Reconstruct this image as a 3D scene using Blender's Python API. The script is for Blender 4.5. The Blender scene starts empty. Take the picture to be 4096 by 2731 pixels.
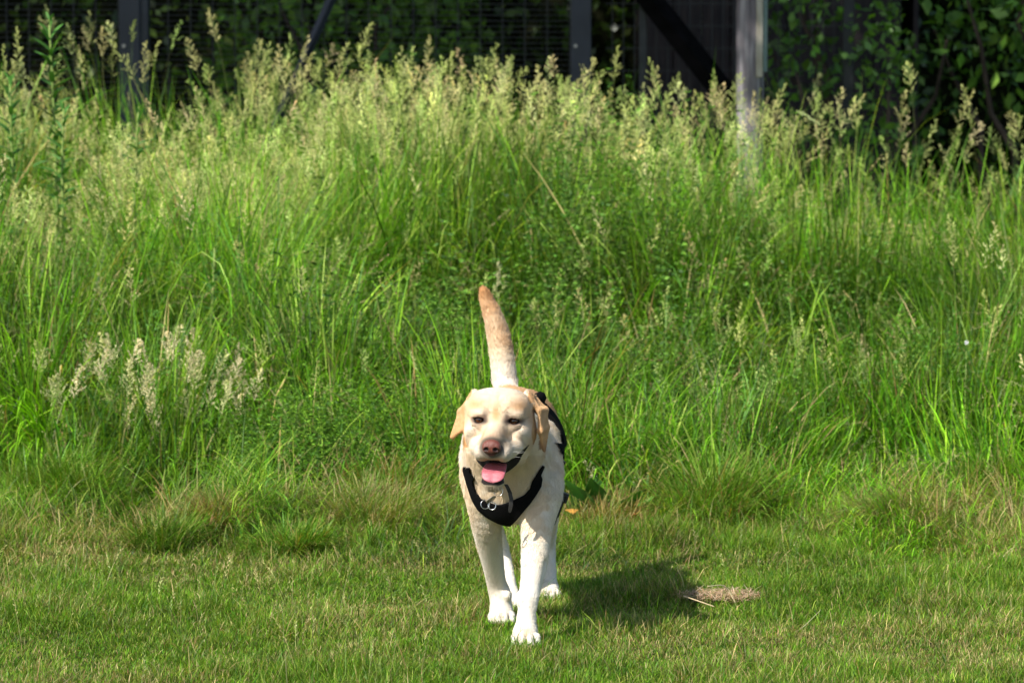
import bpy, math, random
import numpy as np
PI = math.pi
R = math.radians
SC = bpy.context.scene
COL = SC.collection
rng = np.random.default_rng(11)

# ------------------------------------------------------------------ camera, sky, sun, exposure
CAM_H, PITCH, FPX = 1.60, 4.95, 15360.0
cam_d = bpy.data.cameras.new('camera')
cam = bpy.data.objects.new('camera', cam_d)
COL.objects.link(cam)
cam.location = (0, 0, CAM_H)
cam.rotation_euler = (R(90 - PITCH), 0, 0)
cam_d.sensor_width = 36
cam_d.lens = 135
cam_d.clip_end = 3000
cam_d.dof.use_dof = True
cam_d.dof.focus_distance = 9.55
cam_d.dof.aperture_fstop = 6.7
SC.camera = cam

SUN_EL, SUN_AZ = 43.0, 46.0          # azimuth measured from the direction back to the camera, towards the left
ws = bpy.data.worlds.new('World')
SC.world = ws
ws.use_nodes = True
nt = ws.node_tree
bg = nt.nodes['Background']
sky = nt.nodes.new('ShaderNodeTexSky')
sky.sky_type = 'NISHITA'
sky.sun_disc = False
sky.sun_elevation = R(SUN_EL)
sky.sun_rotation = R(180 + SUN_AZ)
nt.links.new(sky.outputs[0], bg.inputs[0])
bg.inputs[1].default_value = 0.115
sun_d = bpy.data.lights.new('sun', 'SUN')
sun_d.energy = 4.9
sun_d.angle = R(0.53)
sun_d.color = (1.0, 0.955, 0.88)
sun = bpy.data.objects.new('sun', sun_d)
COL.objects.link(sun)
sd = np.array([-math.cos(R(SUN_EL)) * math.sin(R(SUN_AZ)), -math.cos(R(SUN_EL)) * math.cos(R(SUN_AZ)), math.sin(R(SUN_EL))])
from mathutils import Vector
sun.rotation_euler = Vector(sd).to_track_quat('Z', 'Y').to_euler()
SC.view_settings.view_transform = 'Standard'
SC.view_settings.look = 'None'
SC.view_settings.exposure = 0.50
SC.view_settings.gamma = 1
SC.cycles.max_bounces = 6
SC.cycles.transmission_bounces = 4
SC.cycles.use_denoising = True
try:
    SC.cycles.denoising_prefilter = 'ACCURATE'
    SC.cycles.denoising_quality = 'HIGH'
except Exception:
    pass
try:
    SC.cycles_curves.shape = 'RIBBONS'
except Exception:
    pass

# ------------------------------------------------------------------ helpers
def tag(o, label=None, cat=None, group=None, kind=None):
    if label: o['label'] = label
    if cat: o['category'] = cat
    if group: o['group'] = group
    if kind: o['kind'] = kind
    return o

def empty(name, loc=(0, 0, 0)):
    o = bpy.data.objects.new(name, None)
    COL.objects.link(o)
    o.location = loc
    o.empty_display_size = 0.1
    return o

def link_mesh(name, me, mat, parent=None):
    o = bpy.data.objects.new(name, me)
    COL.objects.link(o)
    if mat: me.materials.append(mat)
    if parent is not None:
        o.parent = parent
        o.matrix_parent_inverse = parent.matrix_basis.inverted()
    return o

def mesh_np(name, V, Q=None, T=None, col=None, mat=None, parent=None, smooth=True):
    """mesh from numpy arrays: vertices, quads, triangles, per-vertex colour"""
    me = bpy.data.meshes.new(name)
    V = np.asarray(V, np.float32)
    nq = 0 if Q is None else len(Q)
    ntr = 0 if T is None else len(T)
    me.vertices.add(len(V))
    me.vertices.foreach_set('co', V.ravel())
    parts = []
    if nq: parts.append(np.asarray(Q, np.int32).ravel())
    if ntr: parts.append(np.asarray(T, np.int32).ravel())
    loops = np.concatenate(parts)
    me.loops.add(len(loops))
    me.loops.foreach_set('vertex_index', loops)
    me.polygons.add(nq + ntr)
    starts = np.concatenate([np.arange(nq) * 4, nq * 4 + np.arange(ntr) * 3]).astype(np.int32)
    tot = np.concatenate([np.full(nq, 4), np.full(ntr, 3)]).astype(np.int32)
    me.polygons.foreach_set('loop_start', starts)
    me.polygons.foreach_set('loop_total', tot)
    me.polygons.foreach_set('use_smooth', np.full(nq + ntr, smooth))
    me.update(calc_edges=True)
    if col is not None:
        a = me.color_attributes.new('col', 'FLOAT_COLOR', 'POINT')
        c = np.ones((len(V), 4), np.float32)
        c[:, :3] = col
        a.data.foreach_set('color', c.ravel())
    return link_mesh(name, me, mat, parent)

class MB:
    """collects boxes, tubes and lathes into one mesh"""
    def __init__(s):
        s.v, s.q, s.t = [], [], []
    def add(s, V, Q=(), T=()):
        n = len(s.v)
        s.v += [tuple(p) for p in V]
        s.q += [tuple(i + n for i in f) for f in Q]
        s.t += [tuple(i + n for i in f) for f in T]
    def box(s, c, d, rot=None):
        h = np.array(d) / 2
        P = np.array([[x, y, z] for x in (-1, 1) for y in (-1, 1) for z in (-1, 1)]) * h
        if rot is not None: P = P @ np.array(rot).T
        P = P + np.array(c)
        s.add(P, [(0, 1, 3, 2), (4, 6, 7, 5), (0, 4, 5, 1), (2, 3, 7, 6), (0, 2, 6, 4), (1, 5, 7, 3)])
    def tube(s, pts, rad, n=10, caps=True):
        pts = np.array(pts, float)
        m = len(pts)
        rad = np.full(m, rad) if np.isscalar(rad) else np.array(rad)
        tg = np.gradient(pts, axis=0)
        tg /= np.linalg.norm(tg, axis=1)[:, None] + 1e-12
        up = np.array([0, 0, 1.0]) if abs(tg[0][2]) < 0.9 else np.array([1.0, 0, 0])
        V = []
        for i in range(m):
            a = np.cross(tg[i], up); a /= np.linalg.norm(a) + 1e-12
            b = np.cross(tg[i], a)
            for k in range(n):
                th = 2 * PI * k / n
                V.append(pts[i] + rad[i] * (math.cos(th) * a + math.sin(th) * b))
        Q = [(i * n + k, i * n + (k + 1) % n, (i + 1) * n + (k + 1) % n, (i + 1) * n + k) for i in range(m - 1) for k in range(n)]
        T = []
        if caps:
            V.append(pts[0]); V.append(pts[-1])
            c0, c1 = m * n, m * n + 1
            T += [(c0, (k + 1) % n, k) for k in range(n)] + [(c1, (m - 1) * n + k, (m - 1) * n + (k + 1) % n) for k in range(n)]
        s.add(V, Q, T)
    def torus(s, c, ax1, ax2, Rr, r, n=32, m=8):
        c, ax1, ax2 = map(lambda a: np.array(a, float), (c, ax1, ax2))
        ax1 /= np.linalg.norm(ax1); ax2 /= np.linalg.norm(ax2)
        ax3 = np.cross(ax1, ax2)
        V = []
        for i in range(n):
            a = 2 * PI * i / n
            d = math.cos(a) * ax1 + math.sin(a) * ax2
            for j in range(m):
                b = 2 * PI * j / m
                V.append(c + d * (Rr + r * math.cos(b)) + ax3 * r * math.sin(b))
        s.add(V, [(i * m + j, ((i + 1) % n) * m + j, ((i + 1) % n) * m + (j + 1) % m, i * m + (j + 1) % m) for i in range(n) for j in range(m)])
    def build(s, name, mat, parent=None, smooth=False, bevel=0):
        o = mesh_np(name, np.array(s.v), s.q or None, s.t or None, None, mat, parent, smooth)
        if bevel:
            b = o.modifiers.new('bevel', 'BEVEL'); b.width = bevel; b.segments = 2; b.limit_method = 'ANGLE'
        return o

# value noise for numpy
_tab = np.random.default_rng(3).random((256, 256)).astype(np.float32)
def vnoise(x, y):
    xi, yi = np.floor(x).astype(int), np.floor(y).astype(int)
    fx, fy = x - xi, y - yi
    fx = fx * fx * (3 - 2 * fx); fy = fy * fy * (3 - 2 * fy)
    g = lambda a, b: _tab[a & 255, b & 255]
    return (g(xi, yi) * (1 - fx) + g(xi + 1, yi) * fx) * (1 - fy) + (g(xi, yi + 1) * (1 - fx) + g(xi + 1, yi + 1) * fx) * fy
def fbm(x, y, f=1.0, o=3, s=0.0):
    r, a, t = 0, 1.0, 0
    for i in range(o):
        r = r + a * vnoise(x * f * 2 ** i + 17.3 * i + s, y * f * 2 ** i + 9.1 * i + s * 1.7)
        t += a; a *= 0.5
    return r / t
def sstep(a, b, x):
    t = np.clip((x - a) / (b - a), 0, 1)
    return t * t * (3 - 2 * t)

def ground_z(x, y):
    """lawn is flat; a low bank rises behind it, higher on the left"""
    x = np.asarray(x, float); y = np.asarray(y, float)
    top = np.interp(x, [-4, -1.6, 0, 1.0, 1.8, 2.6, 5], [0.44, 0.43, 0.31, 0.23, 0.18, 0.12, 0.08])
    z = top * sstep(11.7, 15.6, y)
    z = z + 0.012 * (fbm(x, y, 1.7, 2) - 0.5) * sstep(10.4, 11.6, y) * 4
    z = z + 0.16 * np.maximum(0, fbm(x, y, 2.7, 2, 55.0) - 0.50) * sstep(10.7, 11.5, y) * sstep(13.0, 12.0, y)
    return z + 0.01 * (fbm(x, y, 3.1, 2, 5.0) - 0.5)

# ------------------------------------------------------------------ materials
def newmat(name):
    m = bpy.data.materials.new(name)
    m.use_nodes = True
    return m, m.node_tree, m.node_tree.nodes['Principled BSDF']

def mat_leaf(name, trans=0.35, rough=0.5, spec=0.35, tint=(1.15, 1.25, 0.5), var=0.25):
    m, t, b = newmat(name)
    a = t.nodes.new('ShaderNodeAttribute'); a.attribute_name = 'col'
    n = t.nodes.new('ShaderNodeTexNoise'); n.inputs['Scale'].default_value = 14
    g = t.nodes.new('ShaderNodeNewGeometry')
    t.links.new(g.outputs['Position'], n.inputs['Vector'])
    mr = t.nodes.new('ShaderNodeMapRange')
    mr.inputs['From Min'].default_value = 0.3; mr.inputs['From Max'].default_value = 0.7
    mr.inputs['To Min'].default_value = 1 - var; mr.inputs['To Max'].default_value = 1 + var
    t.links.new(n.outputs['Fac'], mr.inputs['Value'])
    vm = t.nodes.new('ShaderNodeVectorMath'); vm.operation = 'SCALE'
    t.links.new(a.outputs['Color'], vm.inputs[0]); t.links.new(mr.outputs[0], vm.inputs['Scale'])
    t.links.new(vm.outputs[0], b.inputs['Base Color'])
    b.inputs['Roughness'].default_value = rough
    b.inputs['Specular IOR Level'].default_value = spec
    tr = t.nodes.new('ShaderNodeBsdfTranslucent')
    v2 = t.nodes.new('ShaderNodeVectorMath'); v2.operation = 'MULTIPLY'; v2.inputs[1].default_value = tint
    t.links.new(vm.outputs[0], v2.inputs[0]); t.links.new(v2.outputs[0], tr.inputs['Color'])
    mx = t.nodes.new('ShaderNodeMixShader'); mx.inputs[0].default_value = trans
    t.links.new(b.outputs[0], mx.inputs[1]); t.links.new(tr.outputs[0], mx.inputs[2])
    t.links.new(mx.outputs[0], t.nodes['Material Output'].inputs['Surface'])
    return m

def mat_attr(name, rough=0.8, spec=0.2, bump=None):
    m, t, b = newmat(name)
    a = t.nodes.new('ShaderNodeAttribute'); a.attribute_name = 'col'
    t.links.new(a.outputs['Color'], b.inputs['Base Color'])
    b.inputs['Roughness'].default_value = rough
    b.inputs['Specular IOR Level'].default_value = spec
    if bump:
        n = t.nodes.new('ShaderNodeTexNoise'); n.inputs['Scale'].default_value = bump[0]; n.inputs['Detail'].default_value = 4
        g = t.nodes.new('ShaderNodeNewGeometry'); t.links.new(g.outputs['Position'], n.inputs['Vector'])
        bp = t.nodes.new('ShaderNodeBump'); bp.inputs['Strength'].default_value = bump[1]; bp.inputs['Distance'].default_value = 0.002
        t.links.new(n.outputs['Fac'], bp.inputs['Height']); t.links.new(bp.outputs[0], b.inputs['Normal'])
    return m

def mat_noise(name, c1, c2, scale=8, rough=0.7, metal=0.0, spec=0.3, stretch=(1, 1, 1), detail=5, bump=0.2, bdist=0.003):
    m, t, b = newmat(name)
    g = t.nodes.new('ShaderNodeNewGeometry')
    mp = t.nodes.new('ShaderNodeVectorMath'); mp.operation = 'MULTIPLY'; mp.inputs[1].default_value = stretch
    t.links.new(g.outputs['Position'], mp.inputs[0])
    n = t.nodes.new('ShaderNodeTexNoise'); n.inputs['Scale'].default_value = scale; n.inputs['Detail'].default_value = detail
    t.links.new(mp.outputs[0], n.inputs['Vector'])
    r = t.nodes.new('ShaderNodeValToRGB')
    r.color_ramp.elements[0].position = 0.32; r.color_ramp.elements[0].color = (*c1, 1)
    r.color_ramp.elements[1].position = 0.68; r.color_ramp.elements[1].color = (*c2, 1)
    t.links.new(n.outputs['Fac'], r.inputs[0]); t.links.new(r.outputs[0], b.inputs['Base Color'])
    b.inputs['Roughness'].default_value = rough; b.inputs['Metallic'].default_value = metal
    b.inputs['Specular IOR Level'].default_value = spec
    if bump:
        bp = t.nodes.new('ShaderNodeBump'); bp.inputs['Strength'].default_value = bump; bp.inputs['Distance'].default_value = bdist
        t.links.new(n.outputs['Fac'], bp.inputs['Height']); t.links.new(bp.outputs[0], b.inputs['Normal'])
    return m
# ------------------------------------------------------------------ the ground
def sheet(name, x0, x1, nx, y0, y1, ny, mat, dz=0.0):
    xs, ys = np.linspace(x0, x1, nx), np.linspace(y0, y1, ny)
    X, Y = np.meshgrid(xs, ys, indexing='ij')
    V = np.stack([X, Y, ground_z(X, Y) + dz], -1).reshape(-1, 3)
    i, j = np.meshgrid(np.arange(nx - 1), np.arange(ny - 1), indexing='ij')
    a = (i * ny + j).ravel()
    Q = np.stack([a, a + ny, a + ny + 1, a + 1], 1)
    return mesh_np(name, V, Q, None, None, mat)
m_soil = mat_noise('turf_soil', (0.012, 0.014, 0.006), (0.035, 0.040, 0.014), 9, 0.95, 0, 0.1, detail=8, bump=0.6, bdist=0.01)
def spaced(n, lo, hi, f):
    t = np.linspace(-1, 1, n)
    return np.sign(t) * np.abs(t) ** f * (hi - lo) / 2 + (hi + lo) / 2
xs = np.concatenate([[-900, -200, -60, -20], np.linspace(-8, 8, 161), [20, 60, 200, 900]])
ys = np.concatenate([[-300, -60, -15, 0, 4], np.linspace(6, 22, 161), [26, 40, 80, 200, 500, 1500]])
X, Y = np.meshgrid(xs, ys, indexing='ij')
V = np.stack([X, Y, ground_z(X, Y)], -1).reshape(-1, 3)
i, j = np.meshgrid(np.arange(len(xs) - 1), np.arange(len(ys) - 1), indexing='ij')
a = (i * len(ys) + j).ravel(); ny = len(ys)
tag(mesh_np('ground', V, np.stack([a, a + ny, a + ny + 1, a + 1], 1), None, None, m_soil), kind='structure')

# ------------------------------------------------------------------ grass
m_grass = mat_leaf('grass_blade', 0.34, 0.45, 0.20, (1.25, 1.30, 0.3))
m_dry = mat_leaf('dry_grass', 0.3, 0.6, 0.25, (1.1, 1.05, 0.8))
m_seed = mat_leaf('seed_heads', 0.35, 0.7, 0.2, (1.1, 1.1, 0.8))
m_herb = mat_leaf('herb_leaf', 0.30, 0.55, 0.2)

class Acc:
    """gathers vertices, quads, triangles and colours of many blades and leaves"""
    def __init__(s): s.V, s.Q, s.T, s.C, s.n = [], [], [], [], 0
    def put(s, V, Q, T, C):
        s.V.append(V.reshape(-1, 3)); s.C.append(C.reshape(-1, 3))
        if Q is not None: s.Q.append(Q.reshape(-1, 4) + s.n)
        if T is not None: s.T.append(T.reshape(-1, 3) + s.n)
        s.n += s.V[-1].shape[0]
    def build(s, name, mat, parent=None):
        return mesh_np(name, np.concatenate(s.V), np.concatenate(s.Q) if s.Q else None, np.concatenate(s.T) if s.T else None, np.concatenate(s.C), mat, parent, True)

def spine(P, L, az, lean, bend, S, pw=1.5):
    """points along N curved stems: (N, S+1, 3) and their tilt from upright"""
    t = np.linspace(0, 1, S + 1)
    th = lean[:, None] + bend[:, None] * t[None, :] ** pw
    tm = (th[:, 1:] + th[:, :-1]) / 2
    ds = (L / S)[:, None]
    h = np.concatenate([np.zeros((len(L), 1)), np.cumsum(np.sin(tm) * ds, 1)], 1)
    z = np.concatenate([np.zeros((len(L), 1)), np.cumsum(np.cos(tm) * ds, 1)], 1)
    return np.stack([P[:, None, 0] + np.cos(az)[:, None] * h, P[:, None, 1] + np.sin(az)[:, None] * h, P[:, None, 2] + z], -1), th

def blades(A, P, L, az, lean, bend, W, C0, C1, S=4, r=None, pw=1.5, shape='leaf'):
    r = rng if r is None else r
    N = len(L)
    if N == 0: return
    pts, th = spine(P, L, az, lean, bend, S, pw)
    wa = az + PI / 2 + r.normal(0, 0.7, N)
    wd = np.stack([np.cos(wa), np.sin(wa), np.zeros(N)], -1)
    t = np.linspace(0, 1, S + 1)
    prof = (0.65 + 0.6 * t) * np.sqrt(np.clip(1 - t ** 2.2, 0, 1)) if shape == 'leaf' else (1 - 0.55 * t)
    wv = wd[:, None, :] * (W[:, None] * 0.5 * prof[None, :])[..., None]
    L_, R_ = pts[:, :-1] - wv[:, :-1], pts[:, :-1] + wv[:, :-1]
    V = np.concatenate([np.stack([L_, R_], 2).reshape(N, 2 * S, 3), pts[:, -1:]], 1)
    tt = np.concatenate([np.repeat(t[:-1], 2), [1]])
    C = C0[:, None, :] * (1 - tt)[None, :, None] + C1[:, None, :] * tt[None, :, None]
    base = np.arange(N)[:, None] * (2 * S + 1)
    q = np.array([(2 * k, 2 * k + 1, 2 * k + 3, 2 * k + 2) for k in range(S - 1)]).reshape(-1)
    Q = (base + q[None, :]) if S > 1 else None
    T = base + np.array([2 * S - 2, 2 * S - 1, 2 * S])[None, :]
    A.put(V, Q, T, C)
    return pts

def flakes(A, P, D, L, W, C, r=None, fold=0.25):
    """small pointed leaves or spikelets: centre line from P along unit D, random roll; two triangles folded along the middle"""
    r = rng if r is None else r
    N = len(L)
    if N == 0: return
    rnd = r.normal(size=(N, 3))
    s = np.cross(D, rnd); s /= np.linalg.norm(s, axis=1)[:, None] + 1e-9
    u = np.cross(s, D)
    tip = P + D * L[:, None]
    mid = P + D * (L * 0.45)[:, None] - u * (W * fold)[:, None]
    l, rr = mid + s * (W * 0.5)[:, None] + u * (W * fold * 2)[:, None], mid - s * (W * 0.5)[:, None] + u * (W * fold * 2)[:, None]
    V = np.stack([P, l, tip, rr], 1)
    Q = np.arange(N)[:, None] * 4 + np.array([0, 1, 2, 3])
    A.put(V, Q, None, np.repeat(C[:, None, :], 4, 1))

def pal(r, n, cols, wts, jit=0.18):
    c = np.array(cols)[r.choice(len(cols), n, p=np.array(wts) / np.sum(wts))]
    return c * np.exp(r.normal(0, jit, (n, 1))) * np.exp(r.normal(0, 0.05, (n, 3)))

GREEN = [(0.105, 0.250, 0.012), (0.145, 0.290, 0.016), (0.065, 0.185, 0.014), (0.185, 0.310, 0.024)]
STRAW = (0.50, 0.40, 0.18); BROWN = (0.30, 0.19, 0.08); LIME = (0.28, 0.37, 0.045)

def scatter(r, dens, x0, x1, y0, y1):
    n = int(dens * (x1 - x0) * (y1 - y0))
    return r.uniform(x0, x1, n), r.uniform(y0, y1, n)
def onground(x, y, dz=0.0): return np.stack([x, y, ground_z(x, y) + dz], -1)

# ---- mown lawn
def lawn(A, x, y, r):
    keep = (r.random(len(x)) > 0.75 * np.exp(-((x - 0.565) / 0.10) ** 4 - ((y - 10.26) / 0.11) ** 4))
    x, y = x[keep], y[keep]; n = len(x)
    dry = fbm(x, y, 2.6, 3, 31.0)                      # patches of dry grass
    rim = sstep(10.7, 11.5, y)                         # rougher and browner towards the meadow
    thick = fbm(x, y, 5.0, 2, 51.0)
    k = r.random(n)
    C = pal(r, n, GREEN + [LIME, (0.22, 0.27, 0.04)], [3, 3, 2.0, 1.8, 1.6, 1.4], 0.28) * 0.92
    d = k < 0.09 + 0.34 * sstep(0.46, 0.68, dry) + 0.35 * rim * sstep(0.4, 0.6, fbm(x, y, 2.0, 2, 77.0))
    C[d] = pal(r, d.sum(), [STRAW, BROWN, (0.26, 0.26, 0.09)], [3, 1.2, 3], 0.25)
    L = (0.015 + 0.022 * thick) * r.uniform(0.5, 1.7, n) * np.where(r.random(n) < 0.03, 2.0, 1.0) * (0.65 + 0.8 * sstep(0.3, 0.7, fbm(x, y, 3.2, 2, 191.0))) * (1 + 1.6 * rim * fbm(x, y, 4.0, 2, 9.0))
    C = C * (0.72 + 0.42 * fbm(x, y, 2.1, 3, 205.0))[:, None]
    az = r.uniform(0, 2 * PI, n)
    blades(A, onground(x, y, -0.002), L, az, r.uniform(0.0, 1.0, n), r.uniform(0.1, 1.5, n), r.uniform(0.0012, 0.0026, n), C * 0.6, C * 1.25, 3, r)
r = np.random.default_rng(21)
A = Acc()
x, y = scatter(r, 56000, -1.75, 1.75, 8.7, 11.9); m = np.abs(x) < 0.142 * y + 0.08; lawn(A, x[m], y[m], r)
x, y = scatter(r, 5000, -4.2, 4.2, 7.6, 12.0); m = (np.abs(x) >= 0.142 * y + 0.08) | (y < 8.7); lawn(A, x[m], y[m], r)
# stray longer blades, and blades growing up over the toes of each paw
n = 3600
x, y = r.uniform(-1.8, 1.8, n), r.uniform(8.8, 11.6, n)
m = fbm(x, y, 2.2, 2, 15.5) > 0.42; x, y = x[m], y[m]; n = len(x)
C = pal(r, n, GREEN + [LIME, STRAW], [3, 3, 2, 2, 1, 1], 0.25)
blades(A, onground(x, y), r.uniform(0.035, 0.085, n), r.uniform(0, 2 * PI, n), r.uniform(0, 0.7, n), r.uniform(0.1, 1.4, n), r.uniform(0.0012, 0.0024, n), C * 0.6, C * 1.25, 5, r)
for (px_, py_) in ((0.033, 9.50), (-0.027, 9.865), (0.100, 10.25), (-0.002, 10.06)):
    n = 210
    x, y = px_ + r.uniform(-0.055, 0.055, n), py_ + r.uniform(-0.035, 0.008, n)
    C = pal(r, n, GREEN + [LIME], [3, 3, 2, 2, 1], 0.25)
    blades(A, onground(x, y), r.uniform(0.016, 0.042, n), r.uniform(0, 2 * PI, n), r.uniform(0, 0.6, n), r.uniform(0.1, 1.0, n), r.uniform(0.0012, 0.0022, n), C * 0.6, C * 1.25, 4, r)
# thin flowering stalks standing over the lawn
ns = 1150
x, y = r.uniform(-2.2, 2.2, ns), r.uniform(8.8, 11.6, ns)
m = fbm(x, y, 1.3, 2, 5.5) + 0.12 * (x < -0.2) > 0.50
x, y = x[m], y[m]; n = len(x)
L = r.uniform(0.07, 0.17, n); az = r.uniform(0, 2 * PI, n)
C = pal(r, n, [(0.20, 0.24, 0.07), (0.33, 0.30, 0.13), (0.10, 0.15, 0.04)], [3, 3, 2])
pts = blades(A, onground(x, y), L, az, r.uniform(0.0, 0.45, n), r.uniform(0.0, 0.5, n), np.full(n, 0.0016), C, C, 6, r, shape='stem')
for k in range(9):                                    # alternate spikelets pressed to the upper stalk
    f = 0.55 + 0.05 * k
    a = pts[:, 3] * (1 - (f * 6 - 3)) + pts[:, 4] * (f * 6 - 3) if f * 6 < 4 else pts[:, 4] * (5 - f * 6) + pts[:, 5] * (f * 6 - 4) if f * 6 < 5 else pts[:, 5] * (6 - f * 6) + pts[:, 6] * (f * 6 - 5)
    D = pts[:, 6] - pts[:, 3]; D /= np.linalg.norm(D, axis=1)[:, None]
    sd_ = np.cross(D, np.tile([0, 1.0, 0], (n, 1))) * (1 if k % 2 else -1) * 0.45 + r.normal(0, 0.1, (n, 3))
    D = D + sd_; D /= np.linalg.norm(D, axis=1)[:, None]
    flakes(A, a, D, np.full(n, 0.0095), np.full(n, 0.0028), C * 1.35, r, 0.1)
tag(A.build('lawn_grass', m_grass), kind='stuff')

# ---- tall meadow grass on the bank
def meadow_h(x, y):
    """height of the leafy grass above the ground"""
    e = y + 0.85 * (fbm(x, y, 1.6, 2, 14.0) - 0.5) * 2 + 0.10 * sstep(0.2, 0.9, x)
    h = 0.05 + 0.09 * sstep(11.0, 11.8, e) + 0.34 * sstep(11.65, 12.8, e) + 0.36 * sstep(12.6, 15.0, y)
    h = h * (0.66 + 0.62 * fbm(x, y, 1.1, 3, 2.0))
    h = h * (0.58 + 0.62 * sstep(0.34, 0.62, fbm(x, y, 1.9, 2, 222.0)))
    patch = np.exp(-((x - 0.0) / 0.62) ** 2 - ((y - 13.7) / 0.75) ** 2)
    dockg = np.exp(-((x - 0.28) / 0.16) ** 2 - ((y - 11.7) / 0.25) ** 2)
    h = h * (1 - 0.35 * patch) * (1 - 0.75 * dockg) * np.interp(x, [-3, 0.5, 2.5], [1.10, 1.04, 0.97])
    lim = np.interp(x, [-2.2, -1.2, 0, 0.9, 1.4, 2.2], [1.60, 1.56, 1.43, 1.38, 1.34, 1.25]) * (0.95 + 0.10 * fbm(x, y, 3.0, 2, 400.0)) - ground_z(x, y)
    lim = lim / 1.28
    return np.where(h > lim * 0.8, lim * 0.8 + (h - lim * 0.8) * 0.3, h)
def herbmask(x, y):
    return np.exp(-((x - 0.02) / 0.55) ** 2 - ((y - 13.75) / 0.8) ** 2) + np.exp(-((x + 0.62) / 0.36) ** 2 - ((y - 12.15) / 0.32) ** 2)
def meadow(A, x, y, r, S=5, hs=1.0, wide=1.0, deep=1.0):
    n = len(x)
    h = meadow_h(x, y) * hs
    clump = fbm(x, y, 3.2, 3, 12.0)
    k = r.random(n)
    fresh = sstep(-1.4, 1.4, x + 2.0 * (fbm(x, y, 0.9, 2, 8.0) - 0.5))
    C = pal(r, n, GREEN + [LIME, (0.075, 0.14, 0.035)], [3, 3, 2, 1.5, 1.8, 2], 0.22)
    C = C * (0.78 + 0.45 * clump)[:, None]
    C = C * (1 - fresh[:, None]) * np.array([0.92, 0.92, 1.15]) + C * fresh[:, None] * np.array([1.0, 1.1, 0.8])
    C = C * (0.42 + 1.30 * sstep(0.25, 0.75, fbm(x, y, 1.5, 2, 171.0)))[:, None]
    d = k < 0.035 + 0.03 * (x < -0.8)
    C[d] = pal(r, d.sum(), [STRAW, BROWN, (0.30, 0.30, 0.12)], [2, 1, 3], 0.25)
    L = h * r.uniform(0.55, 1.25, n)
    C = C * deep
    edge = sstep(12.3, 11.5, y)
    br = r.random(n) < 0.62 * edge * sstep(0.42, 0.6, fbm(x, y, 1.9, 2, 101.0))
    C[br] = pal(r, br.sum(), [STRAW, BROWN, (0.34, 0.28, 0.10)], [2, 1.2, 3], 0.25)
    az = fbm(x, y, 1.6, 2, 40.0) * 14 + r.normal(0, 1.0, n)
    arch = r.random(n) < 0.34
    bend = np.where(arch, r.uniform(0.8, 2.6, n), r.uniform(0.05, 0.75, n))
    W = r.uniform(0.0028, 0.0062, n) * wide * (1 - 0.45 * edge)
    bend = bend + edge * r.uniform(0.2, 1.6, n)
    az = np.where(r.random(n) < 0.7 * edge, fbm(x, y, 2.7, 2, 55.5) * 22 + r.normal(0, 0.5, n), az)
    blades(A, onground(x, y), L, az, np.abs(r.normal(0, 0.16 + 0.30 * edge, n)), bend, W, C * 0.5, C * 1.2, S, r)  # bases darker than tips, shade low in the grass painted in
r = np.random.default_rng(22)
A = Acc()
def infr(x, y, m=0.15): return np.abs(x) < 0.135 * y + m
for dens, y0, y1, hs in ((7500, 10.85, 11.9, 1.0), (2700, 11.9, 13.2, 1.0), (1900, 13.2, 14.6, 1.0), (1800, 14.6, 16.3, 1.0)):
    x, y = scatter(r, dens, -2.5, 2.5, y0, y1)
    m = infr(x, y) & (r.random(len(x)) > 0.62 * np.clip(herbmask(x, y), 0, 1)) & (r.random(len(x)) < sstep(10.7, 11.7, y + 0.5 * fbm(x, y, 2.0, 2, 19.0))) & (r.random(len(x)) < 0.45 + 0.9 * fbm(x, y, 2.4, 2, 90.0))
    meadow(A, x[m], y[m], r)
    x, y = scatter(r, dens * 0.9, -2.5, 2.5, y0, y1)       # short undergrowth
    m = infr(x, y); meadow(A, x[m], y[m], r, 3, 0.45, 1.0, 0.6)  # undergrowth tone lowered to paint dark gaps between the blades
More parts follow.
